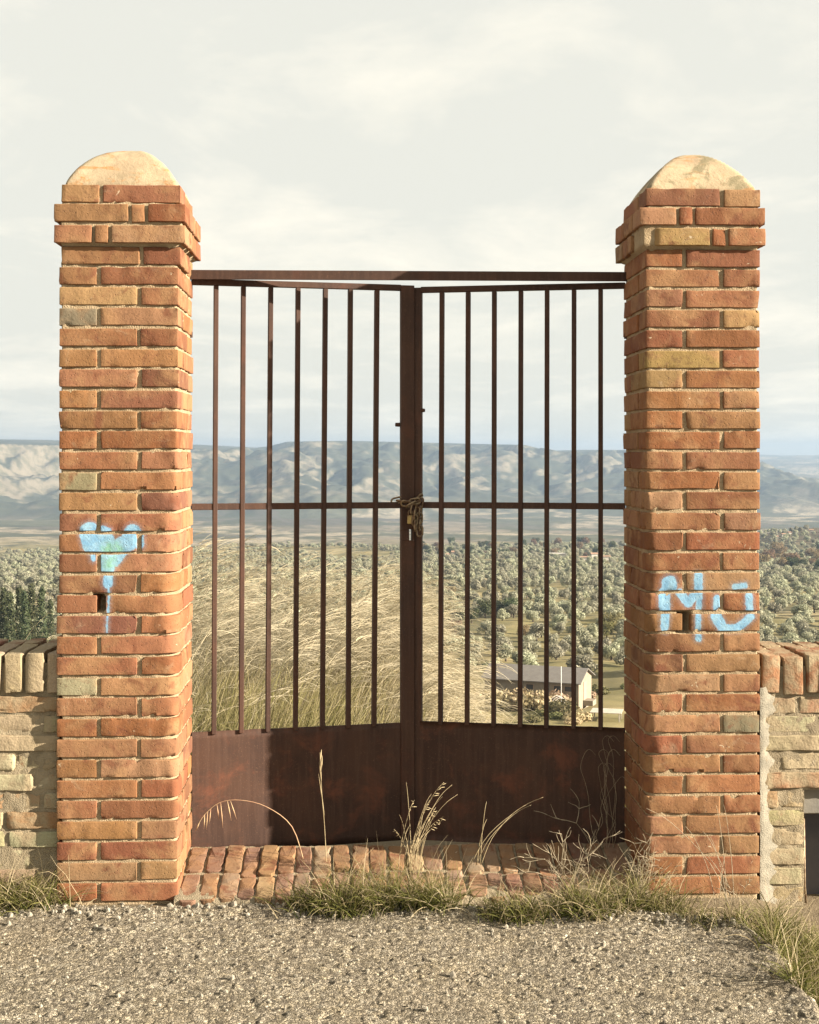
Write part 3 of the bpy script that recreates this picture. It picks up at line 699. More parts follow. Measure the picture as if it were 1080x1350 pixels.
m = MB(); m.box(HZ[0] - ox + .004, HZ[1] - ox - .004, .19, .205, -.118, .2045); m.build('niche_door', plain('dark_door', (.055, .055, .065), (.085, .08, .085), 5, .5), wr_, bevel=.003)
m = MB(); m.tube([(HZ[0] - ox + .018, .10, .20), (HZ[0] - ox + .022, .10, -.05), (HZ[0] - ox + .03, .10, -.13)], .004, 6); m.build('niche_rod', MCHAIN, wr_, smooth=True)
m = MB(); m.box(HZ[0] - ox - .02, HZ[1] - ox + .05, -.06, .19, -.17, -.12); m.build('niche_sill', plain('sill_stone', (.48, .41, .30), (.38, .32, .23), 12, .95, .004), wr_, bevel=.008)

# ------------------------------------------------------------------ the gate
HY = .39                                        # hinge line depth
CYL = .555                                      # the leaves are pushed back where they meet
tC = px_t(545, CYL)
def make_leaf(side):
    hx = (TL1 - .004) if side < 0 else (TR0 + .004)
    ang = math.atan2(CYL - HY, tC - hx) if side < 0 else math.atan2(CYL - HY, hx - tC) * -1
    L = math.hypot(tC - hx, CYL - HY)
    root = empty('gate_leaf', G(hx, HY, 0), YAW + ang)
    tag(root, 'rusty gate leaf with the wide meeting stile, hung on the heart pillar' if side < 0 else 'rusty gate leaf in full shade, hung on the lettered pillar', 'gate leaf', 'leaves of the rusty gate')
    s = 1 if side < 0 else -1                   # leaf runs from the hinge towards the middle
    def lx(px):                                 # photo column to the leaf's own length
        u = (px - 540) / F; best = None
        A = G(hx, HY); Dv = Vector((math.cos(YAW + ang), math.sin(YAW + ang))) * s
        return (u * A.y - A.x) / (Dv.x - u * Dv.y)
    def bx(x0, x1, *q): return MB().box(min(s * x0, s * x1), max(s * x0, s * x1), *q)
    zt = 2.052 if side < 0 else 2.045; zpan = .437 if side < 0 else .442
    stile_w = .049 if side < 0 else .03
    bars_top = [285, 321, 357, 393, 429, 462, 497] if side < 0 else [583, 617.5, 652, 687, 721.5, 757, 792]
    bars_bot = [282, 318, 353, 389.5, 425, 459, 493] if side < 0 else [581, 616, 651, 686, 720.5, 756.5, 792]
    bx(0, L - stile_w, -.011, .011, zt - .012, zt + .010).build('top_rail', MRUST, root, bevel=.0015)
    zm_ = 1.245
    bx(0, L - stile_w, -.010, .010, zm_ - .012, zm_ + .011).build('middle_rail', MRUST, root, bevel=.0015)
    for a_, b_ in zip(bars_top, bars_bot):
        xa, xb = s * lx(a_), s * lx(b_); hw = .0082
        lean = rnd.uniform(-.001, .001)
        m = MB(); z0, z1 = zpan - .01, zt - .0125; y0, y1 = -.0135, .0125
        m.add([(xb - hw, y0, z0), (xb + hw, y0, z0), (xb + hw, y1, z0), (xb - hw, y1, z0), (xa - hw, y0, z1), (xa + hw, y0, z1), (xa + hw, y1, z1), (xa - hw, y1, z1)],
              [(0, 3, 2, 1), (4, 5, 6, 7), (0, 1, 5, 4), (1, 2, 6, 5), (2, 3, 7, 6), (3, 0, 4, 7)])
        m.build('bar', MRUST, root, bevel=.0015)
    # sheet panel, a little buckled
    nx_, nz_ = 36, 18; gx = np.linspace(.002, L - stile_w + .004, nx_); gz = np.linspace(0.0, zpan, nz_); U, V = np.meshgrid(gx, gz)
    Yp = .0035 * fbm(U / .35, V / .3, 3, 5 + side) - .004
    V2 = V.copy(); V2[-1] += .003 * fbm(U[-1] / .05, U[-1] * 0, 3, 3)
    fr = np.stack([s * U, Yp, V2], -1).reshape(-1, 3); bk = fr + [0, .004, 0]
    idx = np.arange(U.size).reshape(U.shape); q = np.stack([idx[:-1, :-1], idx[:-1, 1:], idx[1:, 1:], idx[1:, :-1]], -1).reshape(-1, 4)
    if s < 0: q = q[:, ::-1]
    q2 = q[:, ::-1] + U.size
    rim = [(idx[-1, i], idx[-1, i + 1], idx[-1, i + 1] + U.size, idx[-1, i] + U.size) for i in range(nx_ - 1)]
    rim += [(idx[0, i + 1], idx[0, i], idx[0, i] + U.size, idx[0, i + 1] + U.size) for i in range(nx_ - 1)]
    obj_np('sheet_panel', np.concatenate([fr, bk]), np.concatenate([q, q2, np.array(rim)]), MPANEL, root)
    bx(.0, L - stile_w, .001, .022, zpan - .022, zpan - .004).build('panel_rail', MRUST, root, bevel=.001)
    # meeting stile; the left one has an open lock slot
    if side < 0:
        zs0 = px_z(705, 5.19); x0, x1 = L - stile_w, L + .001; xs_ = x0 + stile_w * .74
        m = bx(x0, x1, -.014, .012, .0, zs0 - .021)
        for q in ((x0, x1, zs0 + .021, zt + .008), (x0, xs_ - .006, zs0 - .0208, zs0 + .0208), (xs_ + .006, x1, zs0 - .0208, zs0 + .0208)):
            m.box(q[0], q[1], -.014, .012, q[2], q[3])
        m.build('meeting_stile', MRUST, root, bevel=.001)
        MB().tube([(x0 - .004, -.004, px_z(560, 5.19)), (x0 - .02, -.004, px_z(560, 5.19))], [.008, .007], 8).build('stile_bolt', MRUST, root, smooth=True)
    else:
        bx(L - stile_w - .002, L - .004, -.004, .022, .0, zt + .008).build('meeting_stile', MRUST, root, bevel=.001)
        MB().tube([(-(L - stile_w) + .002, 0, px_z(541, 5.19)), (-(L - stile_w) + .014, 0, px_z(541, 5.19))], [.008, .006], 8).build('stile_bolt', MRUST, root, smooth=True)
    for zh in (px_z(778, 5.0), 1.86, .18):
        m = MB(); m.tube([(-s * .018, -.012, zh - .022), (-s * .018, -.012, zh + .022)], .011, 10)
        m.box(min(-s * .045, s * .004), max(-s * .045, s * .004), -.016, -.008, zh - .010, zh + .010); m.build('hinge', MRUST, root, bevel=.001)
    return root
leafL = make_leaf(-1); leafR = make_leaf(1)
bm_ = empty('gate_crossbar', G(0, .40, 0), YAW); tag(bm_, 'rusty steel crossbar spanning the two pillars above the gate', 'crossbar')
za, zb = px_z(363, 5.0), px_z(366, 5.06)
m = MB(); xa, xb = TL1 - .05, TR0 + .05
def slab(y0, y1, h0, h1):
    m.add([(xa, y0, za + h0), (xb, y0, zb + h0), (xb, y1, zb + h0), (xa, y1, za + h0), (xa, y0, za + h1), (xb, y0, zb + h1), (xb, y1, zb + h1), (xa, y1, za + h1)],
          [(0, 3, 2, 1), (4, 5, 6, 7), (0, 1, 5, 4), (1, 2, 6, 5), (2, 3, 7, 6), (3, 0, 4, 7)])
slab(-.035, -.030, -.017, .017); m.build('web', MRUST, bm_, bevel=.0012)
m = MB(); slab(-.0298, .0, .0122, .0168); m.build('flange', MRUST, bm_, bevel=.0012)

# chain and padlock round the meeting stiles
def stadium(L, Wd, n=8):
    r = Wd / 2; h = L / 2 - r; p = []
    for i in range(n + 1): a_ = math.pi * i / n; p.append((r * math.cos(a_), 0, h + r * math.sin(a_)))
    for i in range(n + 1): a_ = math.pi + math.pi * i / n; p.append((r * math.cos(a_), 0, -h + r * math.sin(a_)))
    return p
lm = MB().tube(stadium(.040, .021), .0036, 7, closed=True)
lme = bpy.data.meshes.new('link'); lme.from_pydata(lm.v, [], lm.f); lme.materials.append(MCHAIN)
for p in lme.polygons: p.use_smooth = True
DC = 5.165
ch = empty('chain', px_world(540, 662, DC)); tag(ch, 'short rusty chain looped round the meeting stiles of the gate', 'chain')
links = [(523, 660, .01, 75, 0), (530, 661, -.012, 100, 80), (536, 664, -.022, 98, 20), (542, 665, -.03, 60, 70), (547, 661, -.02, 80, 10), (552, 657, .005, 40, 60), (554, 663, .0, 10, 10),
         (545, 671, -.032, 10, 40), (547, 679, -.034, 5, 80), (547, 686, -.034, 5, 25), (548, 693, -.034, 0, 70),
         (554, 675, -.02, 5, 75), (553, 683, -.02, 0, 10), (554, 692, -.02, 5, 80), (553.5, 700, -.02, 0, 5)]
for (x, y, dy, rl, rz) in links:
    o = bpy.data.objects.new('link', lme); o.location = px_world(x, y, DC + dy) - ch.location; o.rotation_euler = (0, R(rl), 0)
    o.rotation_euler = (Matrix.Rotation(R(rl), 3, 'Y') @ Matrix.Rotation(R(rz), 3, 'Z')).to_euler(); link(o, ch)
pl = empty('padlock', px_world(541, 684, DC - .03)); tag(pl, 'small tarnished brass padlock hanging from the chain', 'padlock')
MB().box(-.011, .011, -.007, .007, -.019, .013).build('body', MBRASS, pl, bevel=.003, seg=2)
MB().tube([(-.007, 0, .010), (-.007, 0, .024), (-.004, 0, .030), (0, 0, .032), (.004, 0, .030), (.007, 0, .024), (.007, 0, .010)], .0024, 7).build('shackle', MCHAIN, pl, smooth=True)

# ------------------------------------------------------------------ grass
def blades(base, az, L, th0, bend, wd, segs, col, rs, kink=0.0, tipw=.15, colt=None):
    n = len(base); V = []; p = base.copy(); side = rs.normal(size=(n, 3))
    f = np.linspace(0, 1, segs + 1); C_ = []
    for i in range(segs + 1):
        th_ = th0 + bend * f[i] ** 1.4 + kink * rs.normal(size=n)
        d = np.stack([np.sin(th_) * np.cos(az), np.sin(th_) * np.sin(az), np.cos(th_)], -1)
        if i: p = p + d * (L / segs)[:, None]
        sd = np.cross(d, side); sd /= np.maximum(np.linalg.norm(sd, axis=1, keepdims=True), 1e-6)
        wi = wd * (1 - (1 - tipw) * f[i] ** 1.6)
        V.append(np.stack([p - sd * wi[:, None] / 2, p + sd * wi[:, None] / 2], 1))
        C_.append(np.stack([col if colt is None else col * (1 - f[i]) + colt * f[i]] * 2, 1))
    V = np.stack(V, 1); C_ = np.stack(C_, 1)      # n, segs+1, 2, 3
    b = np.arange(n)[:, None] * (segs + 1) * 2 + np.arange(segs)[None] * 2
    fcs = np.stack([b, b + 1, b + 3, b + 2], -1).reshape(-1, 4)
    return V.reshape(-1, 3), fcs, C_.reshape(-1, 3), p
def join(parts):
    v = []; f = []; c = []; o = 0
    for q in parts: v.append(q[0]); f.append(q[1] + o); c.append(q[2]); o += len(q[0])
    return np.concatenate(v), np.concatenate(f), np.concatenate(c)
def cols_(rs, n, a_, b_): t = rs.rand(n, 1); return (np.array(a_) * (1 - t) + np.array(b_) * t) * rs.uniform(.8, 1.2, (n, 1))

# tall windswept dry grass behind the gate
rs = np.random.RandomState(7); parts = []
def hgt(x, y):                                   # how tall the stand is: falls away to the right
    px = 540 + F * x / y
    return np.interp(px, [-60, 50, 100, 200, 300, 400, 470, 520, 560, 620], [.10, .12, .40, .76, .72, .80, .70, .50, .34, .2])
cx_ = []; cy_ = []
while len(cx_) < 120:
    y = rs.uniform(5.95, 11.5); x = rs.uniform(-.31, .03) * y
    if 540 + F * x / y > 545 and rs.rand() < .25: continue
    cx_.append(x); cy_.append(y)
for x, y in zip(cx_, cy_):
    front = y < 7.6
    H = float(hgt(x, y)) * rs.uniform(.76, 1.12) * (.92 + .018 * (y - 6)); g0 = ground_z(x, y); tn = rs.uniform(.72, 1.12); wind = rs.normal(.05, .2)
    n = 260 if front else 80; b = np.stack([x + rs.normal(0, .17, n), y + rs.normal(0, .15, n), np.full(n, g0 - .02)], -1)
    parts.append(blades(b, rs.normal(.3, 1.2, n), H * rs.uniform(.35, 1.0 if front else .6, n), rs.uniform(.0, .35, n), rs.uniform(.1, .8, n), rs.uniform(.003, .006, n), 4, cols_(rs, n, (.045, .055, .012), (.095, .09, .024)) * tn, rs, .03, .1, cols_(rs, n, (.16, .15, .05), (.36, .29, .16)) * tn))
    n = 4 if front else 40; b = np.stack([x + rs.normal(0, .06, n), y + rs.normal(0, .06, n), np.full(n, g0 - .02)], -1)
    cc = cols_(rs, n, (.30, .25, .155), (.43, .37, .25)) * tn; az = rs.normal(wind, .5, n)
    q = blades(b, az, H * rs.uniform(.9, 1.3, n), rs.uniform(-.15, .25, n), rs.uniform(.5, 1.5, n), rs.uniform(.0028, .0042, n), 9, cc * .7, rs, .012, .6, cc)
    parts.append(q); ct = cols_(rs, n, (.44, .385, .27), (.56, .50, .37))
    for rep_ in range(4):                        # long nodding plumes, several hairs each
        parts.append(blades(q[3] + rs.normal(0, .006, (n, 3)), az + rs.normal(0, .16, n), H * rs.uniform(.2, .42, n), rs.uniform(.9, 1.3, n), rs.uniform(.4, 1.3, n), rs.uniform(.002, .0034, n), 6, cc, rs, .02, .3, ct))
for (px, y, H) in ((520, 7.6, .58), (535, 7.9, .52), (525, 8.4, .60), (545, 7.2, .40), (552, 7.8, .40), (505, 8.8, .66), (560, 7.3, .30), (495, 7.4, .6), (40, 8.6, .68)):
    x = (px - 540) / F * y; g0 = ground_z(x, y); n = 70; b = np.stack([x + rs.normal(0, .07, n), y + rs.normal(0, .07, n), np.full(n, g0 - .02)], -1)
    cc = cols_(rs, n, (.30, .25, .155), (.43, .37, .25)); az = rs.normal(.0, .45, n)
    q = blades(b, az, H * rs.uniform(.8, 1.3, n), rs.uniform(-.1, .3, n), rs.uniform(.8, 1.9, n), rs.uniform(.0028, .0042, n), 9, cc * .7, rs, .012, .6, cc); parts.append(q)
    for rep_ in range(3): parts.append(blades(q[3] + rs.normal(0, .006, (n, 3)), az + rs.normal(0, .16, n), H * rs.uniform(.2, .42, n), rs.uniform(1.2, 1.7, n), rs.uniform(.4, 1.2, n), rs.uniform(.002, .0034, n), 6, cc, rs, .02, .3, cols_(rs, n, (.44, .385, .27), (.56, .50, .37))))
v, f, c = join(parts)
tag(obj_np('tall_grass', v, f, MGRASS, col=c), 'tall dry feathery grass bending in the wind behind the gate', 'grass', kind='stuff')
# low rough growth on the rim right of it
parts = []
n = 2600; x = rs.uniform(-.1, 1.75, n); y = rs.uniform(5.7, 7.2, n); zz = height(x, y)
keep = np.ones(n, bool); b = np.stack([x, y, zz - .01], -1); hh = np.interp(540 + F * x / y, [540, 600, 690, 740, 830, 1000], [.42, .40, .33, .2, .12, .12])
parts.append(blades(b, rs.uniform(0, 6.3, n), hh * rs.uniform(.5, 1.15, n), rs.uniform(.05, .6, n), rs.uniform(.1, 1.2, n), rs.uniform(.003, .006, n), 4, cols_(rs, n, (.085, .09, .02), (.17, .15, .04)), rs, .06, .15, cols_(rs, n, (.2, .19, .06), (.44, .36, .18))))
n = 500; x = rs.uniform(-.1, 1.5, n); y = rs.uniform(5.8, 6.8, n); zz = height(x, y); b = np.stack([x, y, zz - .01], -1); hh = np.interp(540 + F * x / y, [540, 600, 690, 740, 830], [.6, .5, .42, .22, .12])
parts.append(blades(b, rs.normal(.3, 1.2, n), hh * rs.uniform(.6, 1.15, n), rs.uniform(.05, .6, n), rs.uniform(.1, 1.2, n), rs.uniform(.002, .004, n), 5, cols_(rs, n, (.4, .33, .17), (.55, .46, .3)), rs, .05))
v, f, c = join(parts)
tag(obj_np('low_grass', v, f, MGRASS, col=c), 'low green and straw coloured grass on the slope rim behind the gate', 'grass', kind='stuff')

# tufts at the foot of the gate and walls, each one a plant
def tuft(name, label, spots, seed, green=.6, group='tufts along the foot of the gate'):
    rs = np.random.RandomState(seed); P0 = spots[0]; org = px_ground(P0[0], P0[1]); root = empty(name, (org.x, org.y, ground_z(org.x, org.y))); tag(root, label, 'grass tuft', group)
    gpz = []; dpz = []
    for (x, y, rx, n, H) in spots:
        c_ = px_ground(x, y); n = int(n)
        def pos(n, k=1.0):
            X = c_.x + rs.normal(0, rx * k, n); Y = c_.y + rs.normal(0, rx * .28 * k + .015, n)
            Z = road_zs(X, Y) - .004
            return np.stack([X, Y, Z], -1) - np.array(root.location)
        ng = int(n * green); H = H * 1.5
        gpz.append(blades(pos(ng), rs.uniform(0, 6.3, ng), H * rs.uniform(.35, 1.0, ng), rs.uniform(.1, .9, ng), rs.uniform(.2, 1.3, ng), rs.uniform(.002, .0042, ng), 5, cols_(rs, ng, (.042, .055, .010), (.095, .10, .022)), rs, .06, .1, cols_(rs, ng, (.11, .115, .025), (.22, .19, .07))))
        nd = n - ng
        dpz.append(blades(pos(nd, 1.15), rs.uniform(0, 6.3, nd), H * rs.uniform(.4, 1.35, nd), rs.uniform(.1, 1.1, nd), rs.uniform(.1, 1.3, nd), rs.uniform(.0014, .003, nd), 5, cols_(rs, nd, (.25, .20, .11), (.42, .35, .22)), rs, .08))
    v, f, c = join(gpz); tag(obj_np('green_blades', v, f, MGRASS, root, col=c), kind='stuff')
    v, f, c = join(dpz); tag(obj_np('dry_blades', v, f, MGRASS, root, col=c), kind='stuff')
    return root
tuft('grass_tuft', 'grass tuft at the foot of the eroded pale wall', [(40, 1188, .06, 420, .12), (5, 1194, .07, 380, .12), (85, 1181, .03, 120, .09)], 1, .66)
tuft('grass_tuft', 'yellow green grass tuft under the wide meeting stile', [(455, 1199, .06, 620, .115), (520, 1194, .06, 620, .13), (395, 1196, .03, 160, .08), (575, 1196, .035, 320, .12)], 2, .74)
tuft('grass_tuft', 'short dark green tuft between the meeting stile tuft and the dead twigs', [(690, 1208, .035, 420, .085), (655, 1206, .03, 180, .07)], 3, .72)
tuft('grass_tuft', 'straggly straw coloured tuft by the inner foot of the lettered pillar', [(770, 1204, .05, 520, .11), (830, 1191, .05, 520, .12), (880, 1196, .035, 260, .085)], 4, .6)
tuft('grass_tuft', 'thin weeds along the front foot of the lettered pillar', [(930, 1212, .05, 160, .06), (985, 1216, .03, 160, .07)], 5, .5)
tuft('grass_tuft', 'long green tuft along the broken road edge below the niche', [(1020, 1212, .04, 520, .11), (1045, 1245, .04, 480, .11), (1070, 1290, .035, 420, .11), (1075, 1220, .05, 460, .1), (1035, 1205, .05, 300, .08), (1100, 1250, .05, 300, .1)], 6, .76)

def stalk_thing(name, label, cat, paths, depth, col, rads=.0016, awns=(), group=None):
    p0 = px_world(*paths[0][0][:2], depth); gz_ = p0.z
    root = empty(name, p0); tag(root, label, cat, group); m = MB()
    for pth in paths:
        pts = [px_world(x, y, depth + (q[0] if q else 0)) - root.location for (x, y, *q) in pth]
        # smooth the path
        sm = []
        for i in range(len(pts) - 1):
            a_, b_, c_, d_ = pts[max(i - 1, 0)], pts[i], pts[i + 1], pts[min(i + 2, len(pts) - 1)]
            for t in np.linspace(0, 1, 5)[:-1]:
                t = float(t); sm.append(0.5 * ((2 * b_) + (c_ - a_) * t + (2 * a_ - 5 * b_ + 4 * c_ - d_) * t * t + (3 * b_ - a_ - 3 * c_ + d_) * t ** 3))
        sm.append(pts[-1]); k = len(sm); m.tube(sm, [rads * (1 - .6 * i / k) for i in range(k)], 4)
    m.build('stem', col, root, smooth=True)
    if awns:
        m = MB()
        for (x0, y0, x1, y1, wd) in awns:
            a_ = px_world(x0, y0, depth) - root.location; b_ = px_world(x1, y1, depth + .01) - root.location
            mid = (a_ + b_) / 2; m.tube([a_, mid, b_], [.0007, wd, .0004], 4)
        tag(m.build('seed_head', col, root, smooth=True), kind='stuff')
    return root
MSTRAW = plain('straw', (.36, .29, .17), (.28, .215, .12), 30, .8); MTWIG = plain('dead_twig', (.33, .275, .19), (.22, .18, .12), 30, .9); MRED = plain('reed', (.36, .20, .12), (.45, .33, .19), 12, .8)
stalk_thing('grass_stalk', 'single upright seed stalk standing before the rusty panel', 'grass stalk', [[(431, 1150), (428, 1090), (424, 1040), (422, 992)]], 4.85, MSTRAW, .0014,
            [(424, 1030, 421, 1005, .003), (423, 1018, 425, 996, .003), (422, 1005, 424, 988, .0028), (428, 1075, 420, 1020, .0016)])
stalk_thing('drooping_reed', 'reddish drooping reed stalk with hanging seeds by the heart pillar', 'grass stalk', [[(402, 1140), (385, 1090), (352, 1064), (318, 1055), (290, 1058), (270, 1074), (260, 1090)]], 4.8, MRED, .0017,
            [(286, 1060, 289, 1082, .002), (291, 1058, 294, 1092, .002), (300, 1056, 305, 1082, .0018), (304, 1056, 312, 1080, .0018), (278, 1066, 276, 1086, .002), (270, 1073, 269, 1092, .002), (264, 1082, 258, 1096, .0022), (274, 1070, 272, 1094, .0016)])
r2 = random.Random(5)
def fan(cx, cy, n, hmin, hmax, lean, spread):
    out = []
    for i in range(n):
        h_ = r2.uniform(hmin, hmax); l = r2.gauss(lean, spread) * h_; x0 = cx + r2.gauss(0, 9)
        out.append([(x0, cy), (x0 + l * .25, cy - h_ * .45, r2.uniform(-.03, .03)), (x0 + l * .7, cy - h_ * .85, r2.uniform(-.04, .04)), (x0 + l, cy - h_, r2.uniform(-.05, .05))])
    return out
def heads(paths, n, ln):
    out = []
    for p in paths:
        (x1, y1), (x0, y0) = p[-1][:2], p[-2][:2]
        for i in range(n):
            t = i / n; bx_, by_ = x0 + (x1 - x0) * t, y0 + (y1 - y0) * t
            out.append((bx_, by_, bx_ + (x1 - x0) * .25 + r2.uniform(-ln, ln), by_ + (y1 - y0) * .2 + r2.uniform(-ln * .3, ln), .0014))
    return out
fp = fan(540, 1155, 22, 60, 125, .25, .28)
stalk_thing('wild_oat', 'sheaf of dry wild oat stalks leaning right before the meeting stiles', 'grass stalk', fp, 4.70, MSTRAW, .0012, heads(fp[:8], 5, 6))
fp = fan(625, 1140, 5, 60, 110, .45, .35)
stalk_thing('bent_grass', 'few long bent grass blades right of the wild oat sheaf', 'grass stalk', fp, 4.72, MSTRAW, .0012)
def twigs(cx, cy, H, n, spread, depth_rng=.05):
    out = []
    def grow(x, y, a_, L, lv, q):
        p = [(x, y, q)]
        for i in range(3):
            a_ += r2.gauss(0, .22); x += math.sin(a_) * L / 3; y -= math.cos(a_) * L / 3; q += r2.uniform(-.012, .012); p.append((x, y, q))
        out.append(p)
        if lv > 0:
            for i in range(r2.choice((2, 3))): k = r2.choice((1, 2, 3)); grow(p[k][0], p[k][1], a_ + r2.gauss(0, .75), L * r2.uniform(.45, .75), lv - 1, p[k][2])
    for i in range(n): grow(cx + r2.gauss(0, 5), cy, r2.gauss(spread[0], spread[1]), H * r2.uniform(.6, 1), 2, 0)
    return out
tw = twigs(752, 1185, 62, 11, (-.05, .4)); stalk_thing('dead_weed', 'tall bleached dead weed with bare twigs before the shaded panel', 'weed', tw, 4.62, MTWIG, .0012, group='dead weeds by the lettered pillar')
tw = twigs(842, 1170, 50, 12, (.1, .55)); stalk_thing('dead_weed', 'bushy dead weed at the inner corner of the lettered pillar', 'weed', tw, 4.66, MTWIG, .0011, group='dead weeds by the lettered pillar')
cv = []
for i in range(9):
    x0 = 806 + r2.gauss(0, 7); p = [(x0, 1120)]; y = 1120; x = x0; top = r2.uniform(985, 1050)
    while y > top: y -= 18; x += r2.gauss(-.5, 5); p.append((x, y, r2.uniform(-.02, .02)))
    p += [(x + 7, y - 6), (x + 15, y + 2)]; cv.append(p)
stalk_thing('dead_vine', 'curly grey dead vine against the shaded panel by the lettered pillar', 'vine', cv, 4.98, MTWIG, .0010)
tw = twigs(790, 1130, 60, 2, (-.35, .3)); stalk_thing('dead_weed', 'slender dead weed left of the curly grey vine', 'weed', tw, 4.8, MTWIG, .0013, group='dead weeds by the lettered pillar')
fp = fan(960, 1195, 9, 50, 150, -.12, .3)
stalk_thing('thin_weed', 'thin pale weed stems rising before the face of the lettered pillar', 'weed', fp + twigs(985, 1190, 36, 2, (-.2, .4)), 4.5, MTWIG, .0011)

# ------------------------------------------------------------------ valley: shed, trees, houses
def crown_mesh(name, n, lobes, size, seed, ca, cb, flat=1.0):
    rs = np.random.RandomState(seed); k = rs.randint(0, len(lobes), n); Lb = np.array(lobes)[k]
    d = rs.normal(size=(n, 3)); d /= np.linalg.norm(d, axis=1, keepdims=True); r = rs.uniform(.25, 1, n) ** .45
    c = Lb[:, :3] + d * r[:, None] * Lb[:, 3:6] + rs.normal(0, .06, (n, 3))
    nn = d + rs.normal(0, .45, (n, 3)); u = np.cross(nn, rs.normal(size=(n, 3))); u /= np.linalg.norm(u, axis=1, keepdims=True); w_ = np.cross(u, nn); w_ /= np.linalg.norm(w_, axis=1, keepdims=True)
    a_ = (size * rs.uniform(.6, 1.4, n))[:, None]; b_ = a_ * .55
    V = np.stack([c - u * a_, c - w_ * b_, c + u * a_, c + w_ * b_], 1).reshape(-1, 3)
    col = np.repeat(cols_(rs, n, ca, cb), 4, 0)
    return mesh_np(name, V, np.arange(4 * n).reshape(-1, 4), MLEAF, smooth=False, col=col)
def trunk_mesh(name, h, r, seed, limbs=3):
    q = random.Random(seed); m = MB(); top = Vector((q.uniform(-.15, .15), q.uniform(-.15, .15), h)); m.tube([(0, 0, -.4), (0.03, 0, h * .5), top], [r * 1.3, r, r * .8], 7)
    for i in range(limbs):
        a_ = i * 2 * math.pi / limbs + q.uniform(-.5, .5); e = top + Vector((math.cos(a_) * h * .7, math.sin(a_) * h * .7, h * q.uniform(.8, 1.3)))
        m.tube([top - Vector((0, 0, .05)), (top + e) / 2 + Vector((0, 0, .1)), e], [r * .65, r * .4, r * .15], 5)
    me = bpy.data.meshes.new(name); me.from_pydata(m.v, [], m.f); me.materials.append(MBARK)
    for p in me.polygons: p.use_smooth = True
    return me
OL = []
for sdd in range(7):
    q = random.Random(sdd + 40); lobes = []
    for i in range(9):
        a_ = q.uniform(0, 6.28); rr_ = q.uniform(.2, 1.35); s_ = q.uniform(.75, 1.15)
        lobes.append((math.cos(a_) * rr_, math.sin(a_) * rr_, q.uniform(1.0, 2.7), s_, s_, s_ * .85))
    OL.append((crown_mesh('crown', 1700, lobes, .20, sdd, (.265, .26, .17), (.38, .37, .26)), trunk_mesh('trunk', 1.1, .17, sdd)))
def olive(x, y, sc, rz, var, label, group):
    root = empty('olive_tree', (x, y, ground_z(x, y)), rz); root.scale = (sc, sc, sc * .95); tag(root, label, 'tree', group)
    tr = bpy.data.objects.new('trunk', OL[var][1]); link(tr, root); cr_ = bpy.data.objects.new('crown', OL[var][0]); link(cr_, root); return root, cr_

# positions of the shed and its yard
SHD = px_world(763, 928, 150.0); SHD.z = ground_z(SHD.x, SHD.y) + .5
def in_yard(x, y):
    px = 540 + F * x / y
    return (y < 186 and 560 < px < 870) or (y < 150)
rs = np.random.RandomState(21); pts = []
y = 150.0
while y < 1180:
    sp = 7.4 + y * .0009
    xs_r = np.arange(-.40 * y, .40 * y, sp) + rs.uniform(0, sp)
    for x in xs_r:
        xx = x + rs.normal(0, .9); yy = y + rs.normal(0, .9) + .12 * x * 0
        px = 540 + F * xx / yy
        if in_yard(xx, yy): continue
        if 565 < px < 700 and 262 < yy < 285: continue                   # a track through the grove
        if rs.rand() < .05: continue
        if yy > 700 and rs.rand() < (yy - 700) / 1100: continue
        if yy > 700 and float(fbm(np.array([xx / 120.]), np.array([yy / 170.]), 3, 77)[0]) > .12: continue
        pts.append((xx, yy, rs.uniform(.72, 1.1)))
    y += sp
pts = np.array(pts)
def visible_px(p):
    px = 540 + F * p[0] / p[1]
    return (545 < px < 828) or (1000 < px < 1090) or (-10 < px < 80)
vis = np.array([visible_px(p) for p in pts]); order = np.argsort(np.where(vis, pts[:, 1], 1e9))
near = order[:290]; rest = np.setdiff1d(np.arange(len(pts)), near)
crowns = {}
for q, i in enumerate(near):
    x, y, sc = pts[i]; vr = q % 7
    _, cr_ = olive(float(x), float(y), float(sc), rs.uniform(0, 6.28), vr, 'silvery olive tree growing in the grove beyond the shed', 'olive trees of the nearer grove'); crowns.setdefault(vr, cr_)
# the rest of the grove in one mass: instances of the same crowns on points
P = np.array([(pts[i][0], pts[i][1], 0) for i in rest]); P[:, 2] = height(P[:, 0], P[:, 1])
me = bpy.data.meshes.new('olive_grove'); me.from_pydata([tuple(p) for p in P], [], [])
gro = link(bpy.data.objects.new('olive_grove', me)); tag(gro, 'distant mass of silvery olive trees filling the valley', 'grove', kind='stuff')
ng = bpy.data.node_groups.new('grove', 'GeometryNodeTree'); ng.interface.new_socket('Geometry', in_out='INPUT', socket_type='NodeSocketGeometry'); ng.interface.new_socket('Geometry', in_out='OUTPUT', socket_type='NodeSocketGeometry')
gi = ng.nodes.new('NodeGroupInput'); go = ng.nodes.new('NodeGroupOutput'); ip = ng.nodes.new('GeometryNodeInstanceOnPoints'); jg = ng.nodes.new('GeometryNodeJoinGeometry')
for vr in range(7):
    oi = ng.nodes.new('GeometryNodeObjectInfo'); oi.inputs['Object'].default_value = crowns[vr]; oi.inputs['As Instance'].default_value = True; oi.transform_space = 'ORIGINAL'
    ng.links.new(oi.outputs['Geometry'], jg.inputs[0])
rv = ng.nodes.new('FunctionNodeRandomValue'); rv.data_type = 'FLOAT_VECTOR'; rv.inputs[1].default_value = (0, 0, 6.28)
